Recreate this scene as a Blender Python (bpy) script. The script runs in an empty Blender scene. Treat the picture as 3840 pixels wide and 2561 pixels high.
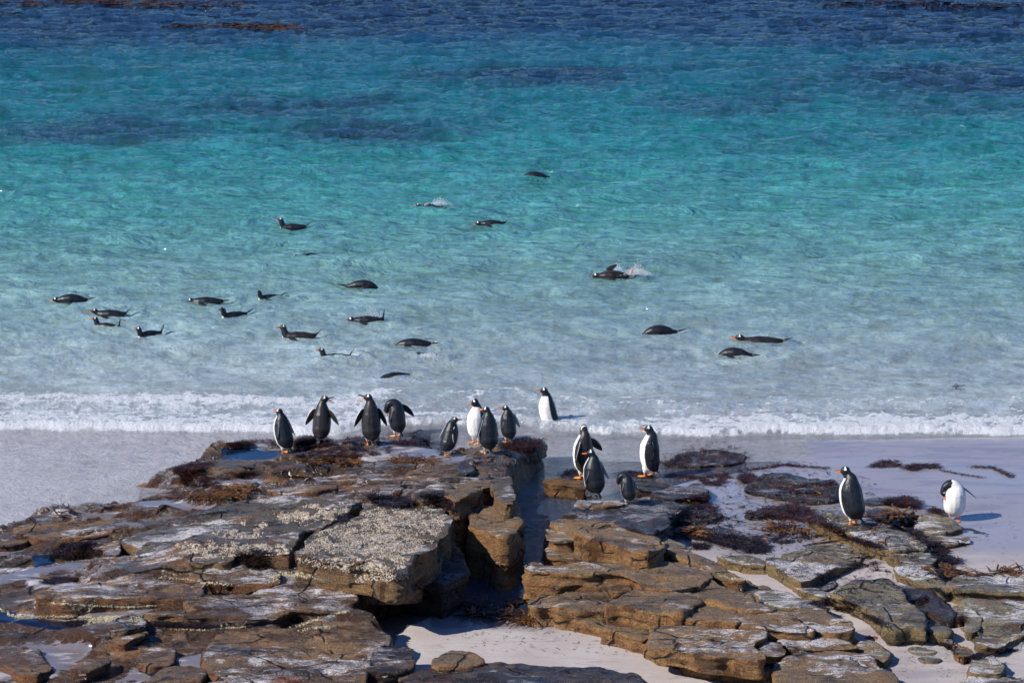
import bpy, bmesh, math, random
import numpy as np
from mathutils import Vector, Matrix
random.seed(7); RNG = np.random.default_rng(11)
S = bpy.context.scene
COL = S.collection
PI = math.pi

# ------------------------------------------------------------------ camera, sky, sun, exposure
H = 8.8; PITCH = math.radians(13.0); LENS = 85.0; FPX = 3840 * LENS / 36.0
cam_data = bpy.data.cameras.new('camera'); cam = bpy.data.objects.new('camera', cam_data); COL.objects.link(cam)
cam_data.lens = LENS; cam_data.sensor_width = 36.0; cam_data.clip_start = 0.5; cam_data.clip_end = 3000
cam.location = (0, 0, H); cam.rotation_euler = (math.pi / 2 - PITCH, 0, 0)
S.camera = cam
SUN_EL = math.radians(37); SUN_DIR = Vector((-0.90, -0.42, 0)).normalized()       # towards the sun, in plan
W = bpy.data.worlds.new('World'); S.world = W; W.use_nodes = True
wn = W.node_tree.nodes; wl = W.node_tree.links
sky = wn.new('ShaderNodeTexSky'); sky.sky_type = 'NISHITA'; sky.sun_disc = False
sky.sun_elevation = SUN_EL; sky.sun_rotation = math.atan2(SUN_DIR.x, SUN_DIR.y)
sky.air_density = 1.0; sky.dust_density = 0.0; sky.ozone_density = 5.0; sky.altitude = 300
bg = wn['Background']; bg.inputs['Strength'].default_value = 0.082
tint = wn.new('ShaderNodeMix'); tint.data_type = 'RGBA'; tint.blend_type = 'MULTIPLY'; tint.inputs[0].default_value = 1.0
tint.inputs[7].default_value = (0.66, 0.90, 1.28, 1)
wl.new(sky.outputs['Color'], tint.inputs[6]); wl.new(tint.outputs[2], bg.inputs['Color'])
sd = bpy.data.lights.new('sun', 'SUN'); sd.energy = 5.0; sd.angle = math.radians(0.5); sd.color = (1.0, 0.94, 0.86)
sun = bpy.data.objects.new('sun', sd); COL.objects.link(sun)
sv = Vector((SUN_DIR.x * math.cos(SUN_EL), SUN_DIR.y * math.cos(SUN_EL), math.sin(SUN_EL)))
sun.rotation_euler = sv.to_track_quat('Z', 'Y').to_euler(); sun.location = sv * 60
S.view_settings.view_transform = 'Standard'; S.view_settings.look = 'None'
S.view_settings.exposure = 0.36; S.view_settings.gamma = 1.0; S.view_settings.use_curve_mapping = False

# ------------------------------------------------------------------ helpers
def ray(u, v):
    cp, sp = math.cos(PITCH), math.sin(PITCH)
    a = (u - 1920.0); b = (1280.5 - v)
    return np.array([a, FPX * cp + b * sp, -FPX * sp + b * cp])
def at_z(u, v, z):
    d = ray(u, v); t = (z - H) / d[2]
    return np.array([d[0] * t, d[1] * t, z])
def img_of(X, Y, Z):
    cp, sp = math.cos(PITCH), math.sin(PITCH)
    dz = Z - H
    dep = Y * cp - dz * sp; up = Y * sp + dz * cp
    return 1920 + FPX * X / dep, 1280.5 - FPX * up / dep
CR = {'N': (0, 0, 1), 'A': (0, 1650, 2.449), 'B': (900, 1600, 1.960), 'C': (1900, 1750, 2.351), 'D': (2800, 1650, 2.2606),
      'P': (1600, 1400, 3.673), 'E1': (0, 2000, 2.7337), 'E2': (800, 2000, 2.7337), 'E3': (1600, 2000, 2.7337),
      'E4': (2300, 2000, 2.7337), 'E5': (2980, 2000, 2.7337), 'F': (0, 0, 1 / 1.63333), 'Q': (3040, 1700, 2.9388)}
def nat(c, pts):
    x0, y0, s = CR[c]
    return [(x0 + p[0] / s, y0 + p[1] / s) for p in pts]

def _hash(ix, iy, iz):
    h = (ix * 374761393 + iy * 668265263 + iz * 2147483647 * 3 + 1013904223) & 0xFFFFFFFF
    h = ((h ^ (h >> 13)) * 1274126177) & 0xFFFFFFFF
    return (h ^ (h >> 16)) & 0xFFFFFFFF
def pnoise(x, y, z=None, seed=0):
    x = np.asarray(x, dtype=np.float64); y = np.asarray(y, dtype=np.float64)
    z = np.zeros_like(x) if z is None else np.asarray(z, dtype=np.float64)
    z = z + seed * 17.31
    xi = np.floor(x); yi = np.floor(y); zi = np.floor(z)
    fx, fy, fz = x - xi, y - yi, z - zi
    xi = xi.astype(np.int64); yi = yi.astype(np.int64); zi = zi.astype(np.int64)
    u = fx * fx * fx * (fx * (fx * 6 - 15) + 10); v = fy * fy * fy * (fy * (fy * 6 - 15) + 10); w = fz * fz * fz * (fz * (fz * 6 - 15) + 10)
    r = 0.0
    for dx in (0, 1):
        for dy in (0, 1):
            for dz in (0, 1):
                h = _hash(xi + dx, yi + dy, zi + dz)
                g1 = ((h & 1023) / 511.5 - 1); g2 = (((h >> 10) & 1023) / 511.5 - 1); g3 = (((h >> 20) & 1023) / 511.5 - 1)
                wt = (u if dx else 1 - u) * (v if dy else 1 - v) * (w if dz else 1 - w)
                r = r + wt * (g1 * (fx - dx) + g2 * (fy - dy) + g3 * (fz - dz))
    return r * 1.1
def fbm(x, y, z=None, oct=4, seed=0, gain=0.5):
    r = 0; a = 1.0; f = 1.0
    for o in range(oct):
        r = r + a * pnoise(x * f, y * f, None if z is None else z * f, seed + o * 5 + 1)
        a *= gain; f *= 2.03
    return r
def sstep(a, b, x):
    t = np.clip((x - a) / (b - a), 0, 1); return t * t * (3 - 2 * t)
def in_poly(px, py, poly):
    px = np.asarray(px); py = np.asarray(py); c = np.zeros(px.shape, bool); n = len(poly)
    for i in range(n):
        x1, y1 = poly[i]; x2, y2 = poly[(i + 1) % n]
        if y1 == y2: continue
        c ^= ((y1 > py) != (y2 > py)) & (px < (x2 - x1) * (py - y1) / (y2 - y1) + x1)
    return c
def sdf_poly(px, py, poly):                       # negative inside
    d = np.full(np.shape(px), 1e9); n = len(poly)
    for i in range(n):
        ax, ay = poly[i]; bx, by = poly[(i + 1) % n]
        ex, ey = bx - ax, by - ay; l = ex * ex + ey * ey + 1e-12
        t = np.clip(((px - ax) * ex + (py - ay) * ey) / l, 0, 1)
        d = np.minimum(d, np.hypot(px - ax - t * ex, py - ay - t * ey))
    return np.where(in_poly(px, py, poly), -d, d)

def mesh_np(name, V, F, smooth=True, attrs=None):
    """V (n,3), F (m,k) array of quads or tris (or list of arrays)."""
    Fs = F if isinstance(F, list) else [F]
    me = bpy.data.meshes.new(name)
    me.vertices.add(len(V)); me.vertices.foreach_set('co', np.asarray(V, np.float32).ravel())
    li = np.concatenate([f.ravel() for f in Fs]).astype(np.int32)
    tot = np.concatenate([np.full(len(f), f.shape[1]) for f in Fs]).astype(np.int32)
    st = np.concatenate([[0], np.cumsum(tot)[:-1]]).astype(np.int32)
    me.loops.add(len(li)); me.loops.foreach_set('vertex_index', li)
    me.polygons.add(len(tot)); me.polygons.foreach_set('loop_start', st); me.polygons.foreach_set('loop_total', tot)
    me.update(calc_edges=True)
    me.polygons.foreach_set('use_smooth', np.full(len(tot), smooth))
    for k, a in (attrs or {}).items():
        a = np.asarray(a, np.float32)
        if a.ndim == 1:
            at = me.attributes.new(k, 'FLOAT', 'POINT'); at.data.foreach_set('value', a)
        else:
            at = me.attributes.new(k, 'FLOAT_COLOR', 'POINT'); c = np.ones((len(a), 4), np.float32); c[:, :3] = a
            at.data.foreach_set('color', c.ravel())
    return me
def link(name, me, mat=None, parent=None, **tags):
    o = bpy.data.objects.new(name, me); COL.objects.link(o)
    if mat is not None and me is not None and len(me.materials) == 0: me.materials.append(mat)
    if parent is not None: o.parent = parent
    for k, v in tags.items(): o[k] = v
    return o
def grid_faces(nr, nc):
    i = np.arange(nr - 1)[:, None] * nc + np.arange(nc - 1)[None, :]
    i = i.ravel()
    return np.stack([i, i + 1, i + nc + 1, i + nc], 1)

# ------------------------------------------------------------------ node helpers
class NT:
    def __init__(s, name):
        s.m = bpy.data.materials.new(name); s.m.use_nodes = True; s.t = s.m.node_tree
        s.t.nodes.clear(); s.out = s.t.nodes.new('ShaderNodeOutputMaterial')
    def n(s, typ, **kw):
        nd = s.t.nodes.new(typ)
        ins = kw.pop('ins', {})
        for k, v in kw.items(): setattr(nd, k, v)
        for k, v in ins.items():
            if hasattr(v, 'is_output'): s.t.links.new(v, nd.inputs[k])
            else:
                if isinstance(v, tuple) and len(v) == 3 and nd.inputs[k].type == 'RGBA': v = (*v, 1)
                nd.inputs[k].default_value = v
        return nd
    def math(s, op, a, b=0.0, c=0.0, clamp=False):
        return s.n('ShaderNodeMath', operation=op, use_clamp=clamp, ins={0: a, 1: b, 2: c}).outputs[0]
    def mix(s, f, a, b, bt='MIX'):
        nd = s.n('ShaderNodeMix', data_type='RGBA', blend_type=bt)
        for i, v in ((0, f), (6, a), (7, b)):
            if hasattr(v, 'is_output'): s.t.links.new(v, nd.inputs[i])
            else: nd.inputs[i].default_value = (*v, 1) if isinstance(v, tuple) and len(v) == 3 else v
        return nd.outputs[2]
    def map(s, v, a, b, c=0.0, d=1.0):
        return s.n('ShaderNodeMapRange', interpolation_type='SMOOTHSTEP', ins={0: v, 1: a, 2: b, 3: c, 4: d}).outputs[0]
    def noise(s, vec, sc, det=4, rough=0.55, dist=0.0):
        return s.n('ShaderNodeTexNoise', ins={'Vector': vec, 'Scale': sc, 'Detail': det, 'Roughness': rough, 'Distortion': dist}).outputs[0]
    def coord(s, scale=(1, 1, 1), rot=(0, 0, 0)):
        c = s.n('ShaderNodeTexCoord').outputs['Object']
        return s.n('ShaderNodeMapping', ins={'Vector': c, 'Scale': scale, 'Rotation': rot}).outputs[0]
    def attr(s, name, out='Fac'):
        return s.n('ShaderNodeAttribute', attribute_name=name).outputs[out]
    def bsdf(s, **ins):
        ins = {k.replace('_', ' '): v for k, v in ins.items()}
        return s.n('ShaderNodeBsdfPrincipled', ins=ins).outputs[0]
    def bump(s, h, dist, strength=1.0, normal=None):
        i = {'Height': h, 'Distance': dist, 'Strength': strength}
        if normal is not None: i['Normal'] = normal
        return s.n('ShaderNodeBump', ins=i).outputs[0]
    def done(s, sh): s.t.links.new(sh, s.out.inputs[0]); return s.m

def rock_mat(name, top1, top2, side1, side2, salt_glint=0.5, wet=0.0, salt_glint_col=(0.72, 0.69, 0.70), sandy=False, blotch=0.5):
    t = NT(name)
    co = t.coord()
    geo = t.n('ShaderNodeNewGeometry')
    pos = geo.outputs['Position']
    def mp(sc, rot=(0, 0, 0)): return t.n('ShaderNodeMapping', ins={'Vector': pos, 'Scale': sc, 'Rotation': rot}).outputs[0]
    big = t.map(t.noise(pos, 1.1, 4, 0.6), 0.4, 0.6)
    mid = t.map(t.noise(mp((0.8, 1.5, 1.2)), 5.5, 6, 0.7, 0.4), 0.42, 0.68)
    fine = t.noise(pos, 60.0, 4, 0.75)
    nz = t.n('ShaderNodeSeparateXYZ', ins={0: geo.outputs['Normal']}).outputs[2]
    topm = t.map(t.math('ADD', nz, t.math('MULTIPLY', t.math('SUBTRACT', mid, 0.5), 0.25)), 0.5, 0.85)
    strat = t.noise(mp((1.2, 1.2, 14), (0.1, 0.06, 0)), 1.6, 6, 0.7, 0.3)
    sm = t.map(strat, 0.38, 0.62)
    c = t.mix(topm, t.mix(sm, side1, side2), t.mix(big, top1, top2))
    c = t.mix(t.math('MULTIPLY', mid, blotch), c, t.mix(1.0, c, (0.42, 0.36, 0.34), 'MULTIPLY'))
    st = t.map(t.noise(mp((1, 1.8, 2)), 2.6, 6, 0.7, 0.5), 0.5, 0.66)
    c = t.mix(t.math('MULTIPLY', st, 0.45), c, (0.25, 0.105, 0.03))
    fv = t.map(fine, 0.25, 0.75, 0.15, 1.95)
    c = t.mix(1.0, c, t.n('ShaderNodeCombineColor', ins={0: fv, 1: fv, 2: fv}).outputs[0], 'MULTIPLY')
    # joints: thin dark cracks
    wv = t.n('ShaderNodeMix', data_type='RGBA', ins={0: 0.16}); t.t.links.new(mp((0.62, 1.25, 0.9), (0, 0, 0.35)), wv.inputs[6])
    t.t.links.new(t.n('ShaderNodeTexNoise', ins={'Vector': pos, 'Scale': 2.2, 'Detail': 4.0}).outputs['Color'], wv.inputs[7])
    vo = t.n('ShaderNodeTexVoronoi', feature='DISTANCE_TO_EDGE', ins={'Vector': wv.outputs[2], 'Scale': 1.9}).outputs['Distance']
    crk = t.math('MULTIPLY', t.map(vo, 0.0, 0.028, 1.0, 0.0), t.map(t.noise(pos, 1.9, 2, 0.5), 0.44, 0.52))
    c = t.mix(t.math('MULTIPLY', crk, 0.9), c, (0.012, 0.010, 0.009))
    # white salt and sand streaks, plus wet glints painted into the colour
    sn = t.noise(mp((0.55, 2.3, 2.2), (0, 0, 0.10)), 5.0, 9, 0.82, 0.5)
    sb = t.noise(mp((0.8, 1.3, 1)), 1.25, 4, 0.6)
    sv_ = t.math('ADD', sn, t.math('MULTIPLY', t.math('SUBTRACT', sb, 0.5), 1.0))
    th = 0.645 - 0.17 * salt_glint
    sf = t.math('MULTIPLY', t.map(sv_, th, th + 0.09), t.map(nz, 0.72, 0.93))
    sf = t.math('MULTIPLY', sf, t.map(fine, 0.36, 0.56, 0.1, 1.0))
    if salt_glint > 0: c = t.mix(t.math('MULTIPLY', sf, 0.9), c, salt_glint_col)
    if sandy:
        sa = t.attr('sand'); edge = t.math('ADD', sa, t.math('MULTIPLY', t.math('SUBTRACT', t.noise(mp((1, 3.0, 1)), 5, 7, 0.75), 0.5), 1.5))
        sf2 = t.map(edge, 0.47, 0.56)
        c = t.mix(sf2, c, (0.36, 0.33, 0.335))
        po = t.attr('pool'); pf = t.map(t.math('ADD', po, t.math('MULTIPLY', t.math('SUBTRACT', t.noise(pos, 5, 4, 0.6), 0.5), 0.3)), 0.45, 0.55)
        c = t.mix(pf, c, (0.008, 0.022, 0.055))
    wm = t.map(t.noise(mp((0.7, 1.8, 1)), 1.7, 5, 0.7), 0.62 - 0.32 * wet, 0.72 - 0.32 * wet)
    if wet > 0: c = t.mix(t.math('MULTIPLY', wm, 0.8), c, t.mix(1.0, c, (0.28, 0.26, 0.28), 'MULTIPLY'))
    r = t.map(wm, 0, 1, 0.75, 0.17) if wet > 0 else 0.75
    h = t.math('ADD', t.noise(pos, 22, 7, 0.75), t.math('MULTIPLY', strat, 1.2))
    h = t.math('ADD', h, t.math('MULTIPLY', t.noise(mp((0.6, 2.4, 2)), 9, 8, 0.75), 1.1))
    h = t.math('SUBTRACT', h, t.math('MULTIPLY', crk, 1.6))
    bn = t.bump(h, 0.035, 1.0)
    if sandy:
        keep = t.math('SUBTRACT', 1.0, t.math('MAXIMUM', pf, t.math('MULTIPLY', sf2, 0.9)), clamp=True)
        bn = t.n('ShaderNodeBump', ins={'Height': h, 'Distance': 0.035, 'Strength': keep}).outputs[0]
        r = t.math('MAXIMUM', t.math('SUBTRACT', t.math('SUBTRACT', r, t.math('MULTIPLY', pf, 0.72)), t.math('MULTIPLY', sf2, 0.3)), 0.05)
    return t.done(t.bsdf(Base_Color=c, Roughness=r, Normal=bn, Specular_IOR_Level=0.5 if wet else 0.35))

M = {}
M['ochre'] = rock_mat('ochre sandstone', (0.20, 0.13, 0.066), (0.145, 0.102, 0.062), (0.20, 0.085, 0.028), (0.26, 0.145, 0.046), salt_glint=0.52, wet=0.3)
M['grey'] = rock_mat('grey olive sandstone', (0.19, 0.165, 0.11), (0.125, 0.115, 0.09), (0.22, 0.15, 0.06), (0.14, 0.10, 0.05), salt_glint=0.8, wet=0.35, blotch=0.45)
M['wetgrey'] = rock_mat('wet dark grey rock', (0.06, 0.062, 0.07), (0.09, 0.08, 0.078), (0.09, 0.065, 0.045), (0.05, 0.042, 0.04), salt_glint=0.5, wet=0.9)
M['brown'] = rock_mat('brown weathered sandstone', (0.20, 0.118, 0.056), (0.13, 0.085, 0.052), (0.19, 0.078, 0.024), (0.11, 0.044, 0.017), salt_glint=0.6, wet=0.5)
M['slate'] = rock_mat('dark grey brown slab', (0.078, 0.066, 0.056), (0.10, 0.08, 0.058), (0.20, 0.115, 0.04), (0.12, 0.062, 0.026), salt_glint=0.6, wet=0.35)
M['black'] = rock_mat('black wet foreground rock', (0.035, 0.033, 0.038), (0.055, 0.046, 0.045), (0.06, 0.035, 0.022), (0.03, 0.02, 0.018), salt_glint=0.3, wet=0.7)
M['algae'] = rock_mat('golden algae rock', (0.17, 0.09, 0.018), (0.12, 0.06, 0.012), (0.14, 0.065, 0.01), (0.07, 0.034, 0.01), salt_glint=0.0, wet=0.6)
M['shelf'] = rock_mat('rock shelf', (0.185, 0.105, 0.052), (0.10, 0.072, 0.055), (0.16, 0.066, 0.022), (0.10, 0.045, 0.02), salt_glint=0.72, wet=0.7, sandy=True)

# ------------------------------------------------------------------ plan surfaces from control points
def ctrl(lst):
    out = []
    for c, x, y, z in lst:
        (u, v), = nat(c, [(x, y)]); p = at_z(u, v, z); out.append((p[0], p[1], z))
    return np.array(out)
SHELF = ctrl([('A', -400, 900, .02), ('A', 0, 800, .03), ('A', 560, 600, .02), ('A', 900, 480, .02), ('A', 1600, 290, .05), ('A', 2060, 110, .07),
    ('B', 0, 150, .09), ('B', 400, 120, .14), ('B', 1000, 90, .22), ('B', 1600, 120, .27), ('B', 2180, 110, .30), ('B', 1700, 260, .40), ('B', 1900, 330, .48),
    ('B', 1500, 500, .64), ('B', 900, 500, .52), ('B', 0, 520, .34), ('B', 500, 300, .25), ('B', 1200, 300, .38), ('B', 0, 300, .12),
    ('A', 1100, 850, .20), ('A', 300, 900, .10), ('A', 0, 1100, .13), ('A', 1000, 1180, .28), ('A', 1900, 1000, .48), ('A', 600, 700, .08),
    ('B', 1100, 850, .62), ('B', 500, 900, .58), ('A', 1300, 1400, .34), ('A', 0, 1300, .18), ('E1', 0, 700, .22), ('E1', 1000, 780, .28), ('E1', 2000, 620, .36),
    ('E2', 700, 560, .40), ('E2', 1300, 500, .42), ('E2', 600, 900, .26), ('E2', 1300, 850, .30), ('E2', 1700, 1000, .22), ('E2', 1000, 1200, .24),
    ('E2', 1500, 1500, .2), ('E1', 0, 1500, .15), ('E1', 800, 1300, .2), ('E1', 1500, 1500, .18), ('E1', 600, 1000, .24), ('E1', 0, 1050, .2)])
def idw(P, X, Y, p=3.0, eps=0.25):
    X = np.asarray(X, float); Y = np.asarray(Y, float); n = 0; d = 0
    for a, b, z in P:
        w = 1.0 / ((X - a) ** 2 + (0.8 * (Y - b)) ** 2 + eps * eps) ** (p / 2)
        n = n + w * z; d = d + w
    return n / d
def shelf_z(X, Y): return idw(SHELF, X, Y)
SAND = ctrl([('N', 0, 1700, -.03), ('N', -900, 1850, -.02), ('N', 0, 1880, -.03), ('N', 500, 1750, -.03), ('N', 900, 1690, -.03), ('N', 1500, 1650, -.10), ('N', 2000, 1640, -.06), ('N', 2050, 1750, -.03), ('N', 2050, 1880, -.03),
    ('N', 2100, 1860, .005), ('N', 1990, 2000, -.3), ('N', 1960, 2150, -.3), ('N', 1900, 2250, -.12), ('N', 1800, 2320, .02), ('N', 1900, 2450, .05), ('N', 2200, 2470, .03), ('N', 1700, 2480, .05),
    ('N', 2500, 2540, .02), ('N', 2400, 1700, -.03), ('N', 2700, 1655, -.025), ('N', 2350, 1790, -.012), ('N', 2600, 1900, .08), ('N', 2900, 1700, .0), ('N', 3300, 1680, .012), ('N', 3300, 1800, .05), ('N', 3800, 1700, .02), ('N', 4300, 1750, .05),
    ('N', 3700, 1900, .08), ('N', 2700, 2000, .15), ('N', 3000, 2000, .15), ('N', 2900, 2150, .15), ('N', 3300, 2130, .16), ('N', 3750, 2100, .13), ('N', 4500, 2100, .15), ('N', 3400, 2400, .12), ('N', 3600, 2300, .14),
    ('N', 3500, 2530, .1), ('N', 3800, 2500, .12), ('N', 2700, 2560, .02), ('N', 500, 2200, -.1), ('N', 0, 2500, -.1), ('N', 1200, 2500, -.05), ('N', 4500, 2500, .15), ('N', 2500, 2250, .0), ('N', 3000, 2400, .05)])
SHORE = 32.2
def sand_z(X, Y):
    near = idw(SAND, X, Y)
    d = np.maximum(Y - SHORE, 0)
    sea = -0.06 - 0.085 * d ** 0.85
    k = sstep(-0.4, 1.0, Y - SHORE)
    z = near * (1 - k) + sea * k
    return z + 0.006 * pnoise(np.asarray(X) * 0.9, np.asarray(Y) * 1.4) * (1 - k) + 0.0025 * pnoise(np.asarray(X) * 5, np.asarray(Y) * 7)

def axis(lo, hi, fine0, fine1, step, grow=1.18):
    a = list(np.arange(fine0, fine1, step)); s = step; x = fine1
    while x < hi: a.append(x); s *= grow; x += s
    a.append(hi); s = step; x = fine0 - step; b = []
    while x > lo: b.append(x); s *= grow; x -= s
    b.append(lo); return np.array(b[::-1] + a)

# sand: one sheet that carries on as sea bed to the horizon
t = NT('sand')
co = t.coord(); wet = t.attr('wet')
c = t.mix(t.map(t.noise(co, 1.1, 4, 0.6), 0.35, 0.65), (0.40, 0.35, 0.325), (0.46, 0.41, 0.385))
c = t.mix(1.0, c, t.mix(t.map(t.noise(co, 90, 3, 0.7), 0.25, 0.75), (0.84, 0.84, 0.84), (1.08, 1.08, 1.08)), 'MULTIPLY')
wf = t.map(t.math('ADD', wet, t.math('MULTIPLY', t.math('SUBTRACT', t.noise(t.coord((0.5, 1.6, 1)), 1.3, 4, 0.6), 0.5), 0.6)), 0.25, 0.75)
c = t.mix(wf, c, (0.275, 0.245, 0.25))
spk = t.math('MULTIPLY', t.map(t.noise(co, 55, 2, 0.5), 0.68, 0.74), t.map(t.noise(co, 2.2, 3, 0.6), 0.5, 0.65))
c = t.mix(t.math('MULTIPLY', spk, 0.7), c, (0.08, 0.055, 0.05))
dp = t.map(t.noise(t.coord((0.35, 1.5, 1), (0, 0, .12)), 1.6, 5, 0.65, 0.5), 0.5, 0.62)
c = t.mix(t.math('MULTIPLY', t.math('MULTIPLY', dp, wf), 0.55), c, (0.17, 0.155, 0.17))
tl = t.map(t.math('ABSOLUTE', t.math('SUBTRACT', t.noise(t.coord((0.22, 0.9, 1), (0, 0, .1)), 1.9, 4, 0.6), 0.5)), 0.0, 0.012, 1.0, 0.0)
c = t.mix(t.math('MULTIPLY', tl, 0.35), c, (0.16, 0.13, 0.12))
r = t.math('SUBTRACT', t.map(wf, 0, 1, 0.85, 0.2), t.math('MULTIPLY', t.math('MULTIPLY', dp, wf), 0.13))
h = t.math('ADD', t.math('MULTIPLY', t.noise(co, 60, 4, 0.7), 0.35), t.noise(t.coord((0.6, 3.0, 1)), 4, 5, 0.6))
bn = t.n('ShaderNodeBump', ins={'Height': h, 'Distance': 0.012, 'Strength': t.map(wf, 0, 1, 0.9, 0.16)}).outputs[0]
M['sand'] = t.done(t.bsdf(Base_Color=c, Roughness=r, Normal=bn, Specular_IOR_Level=t.map(wf, 0, 1, 0.2, 0.75)))
xs = axis(-900, 900, -7.2, 7.2, 0.045); ys = axis(-60, 1500, 21.4, 35.5, 0.045)
X, Y = np.meshgrid(xs, ys); Z = sand_z(X, Y)
fade = sstep(9, 20, np.abs(X)) ; Z = Z * (1 - fade * (Y < SHORE)) + 0.1 * fade * (Y < SHORE)
iu, iv = img_of(X, np.maximum(Y, 5), Z)
wet_v = np.clip(1.25 - (iv - 1850) / 330, 0, 1) * (iu > 2050)
wet_v = np.maximum(wet_v, (iu <= 2050) * (iv < 2200) * 1.0)
wet_v = np.maximum(wet_v, sstep(2420, 2300, iv) * (np.abs(iu - 1950) < 330))
wet_v = np.maximum(wet_v, 0.42 * (iu > 2700))
wet_v = np.where(Y > 31, 1.0, np.where(Y < 20, 0.2, wet_v))
me = mesh_np('sand', np.stack([X, Y, Z], -1).reshape(-1, 3), grid_faces(*X.shape), attrs={'wet': wet_v.ravel()})
link('sand_beach', me, M['sand'], kind='structure')

# ------------------------------------------------------------------ rock shelf on the left (bedrock)
def plan_poly(c, pts, zf):
    out = []
    for (u, v) in nat(c, pts):
        z = 0.2
        for _ in range(8):
            p = at_z(u, v, z); z = float(zf(p[0], p[1]))
        out.append((p[0], p[1]))
    return out
edge = plan_poly('N', [(-1500, 2020), (-300, 1990), (0, 1975), (140, 1935), (370, 1850), (640, 1770), (700, 1725), (830, 1665), (950, 1655), (1150, 1640), (1500, 1650), (1640, 1660), (1850, 1645),
    (2010, 1648), (2015, 1670), (1960, 1700), (1900, 1745), (1890, 1790), (1850, 1830), (1700, 1880), (1640, 1960), (1560, 2060), (1480, 2110), (1380, 2190), (1340, 2230), (1335, 2290), (1400, 2330),
    (1445, 2385), (1440, 2413), (1385, 2446), (1365, 2540), (1350, 2700), (-1500, 2700)], shelf_z)
xs = axis(-14, 1.2, -6.6, 0.95, 0.026); ys = axis(18, 33.2, 21.6, 32.6, 0.026)
X, Y = np.meshgrid(xs, ys)
base = shelf_z(X, Y)
ca, sa_ = math.cos(0.22), math.sin(0.22)
U = X * ca + Y * sa_; Vv = -X * sa_ + Y * ca
wv = fbm(U * 0.45, Vv * 1.1, oct=4, seed=3) * 0.34
wv = wv + 0.10 * fbm(U * 1.6, Vv * 3.6, oct=3, seed=9)
stepz = 0.062
q = (base * 1.0 + wv * 1.25) / stepz
fl = np.floor(q); fr = q - fl
terr = (fl + sstep(0.72, 0.97, fr) + 0.25 * fr * (fr < 0.97)) * stepz
rel = terr - base - 0.5 * stepz
Z = base + np.clip(rel, -0.10, 0.15) * 0.75
Z += 0.010 * fbm(X * 3.0, Y * 5.0, oct=4, seed=21) + 0.004 * fbm(X * 14, Y * 20, oct=3, seed=31)
# sand pockets and tide pools sit level in hollows
POCKETS = [('A', [(0, 1250), (300, 1180), (600, 1120), (950, 1075), (900, 1120), (560, 1160), (420, 1200), (150, 1270), (0, 1310)]),
    ('A', [(250, 1280), (700, 1300), (750, 1320), (550, 1350), (300, 1320)]), ('A', [(1250, 600), (1500, 560), (2000, 590), (1500, 620), (1280, 620)]),
    ('A', [(690, 680), (1100, 670), (1000, 710), (720, 715)]), ('A', [(1990, 400), (2351, 370), (2400, 430), (2150, 445)]), ('B', [(0, 395), (110, 400), (150, 430), (0, 450)]),
    ('B', [(900, 170), (1150, 135), (1420, 160), (1450, 215), (1250, 230), (950, 235), (870, 200)]), ('B', [(1380, 225), (1640, 215), (1620, 250), (1420, 260)]), ('A', [(0, 970), (200, 950), (180, 1010), (0, 1030)]),
    ('E1', [(850, 780), (1250, 770), (1200, 810), (900, 820)]), ('E1', [(1350, 770), (1550, 760), (1450, 820), (1300, 800)]), ('E1', [(260, 1140), (900, 1190), (820, 1280), (560, 1420), (380, 1320), (520, 1260)]),
    ('E2', [(0, 1200), (150, 1270), (120, 1330), (0, 1350)]), ('E1', [(1760, 1300), (2100, 1230), (2351, 1300), (2100, 1360)]), ('E2', [(900, 990), (1010, 960), (1220, 950), (1190, 1010), (1020, 1040)]),
    ('E1', [(0, 1380), (280, 1400), (400, 1440), (0, 1440)]), ('B', [(1250, 440), (1450, 390), (1430, 410), (1290, 450)]), ('E1', [(1380, 1400), (1560, 1420), (1520, 1500), (1250, 1480)])]
POOLS = [('A', [(2070, 110), (2351, 80), (2500, 160), (2450, 240), (2180, 235), (2080, 180)]), ('B', [(10, 190), (250, 165), (360, 220), (250, 265), (60, 275), (0, 250)]),
    ('E1', [(1450, 860), (1850, 890), (2180, 930), (2100, 950), (1700, 910), (1500, 930)]),
    ('E1', [(200, 890), (350, 870), (900, 880), (880, 920), (560, 945)]), ('E1', [(-100, 770), (100, 830), (120, 870), (-100, 880)]), ('E1', [(1500, 1400), (1650, 1330), (1700, 1360), (1560, 1440)]),
    ('E1', [(1400, 1120), (1500, 1030), (1550, 1070), (1560, 1110)]), ('E2', [(980, 1110), (1000, 1090), (1190, 1095), (1130, 1115)]), ('E2', [(840, 1160), (1020, 1150), (1000, 1185), (880, 1185)]),
    ('A', [(320, 1080), (420, 1070), (460, 1110), (340, 1140)])]
sandm = np.zeros_like(Z); poolm = np.zeros_like(Z)
for lst, arr in ((POCKETS, sandm), (POOLS, poolm)):
    for c_, pts in lst:
        P = plan_poly(c_, pts, lambda a, b: shelf_z(a, b) - 0.02)
        d = sdf_poly(X, Y, P) + 0.07 * fbm(X * 2.5, Y * 3.5, oct=3, seed=44); cx, cy = np.mean(P, 0); lev = float(shelf_z(cx, cy)) - 0.028
        k = sstep(0.16, -0.02, d)
        Z = Z * (1 - k) + (lev if lst is POOLS else lev + 0.35 * (base - base.mean() * 0 - float(shelf_z(cx, cy)))) * k
        arr[:] = np.maximum(arr, sstep(0.22, -0.12, d))
d = sdf_poly(X, Y, edge)
d = d + 0.05 * fbm(X * 2.2, Y * 2.2, oct=3, seed=5)
Z = np.where(d > 0, Z * 1.0 - np.minimum(d * 5.0, 0.9), Z - 0.03 * sstep(-0.12, 0, d))
me = mesh_np('rock_shelf', np.stack([X, Y, Z], -1).reshape(-1, 3), grid_faces(*X.shape), attrs={'sand': sandm.ravel(), 'pool': poolm.ravel()})
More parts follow.
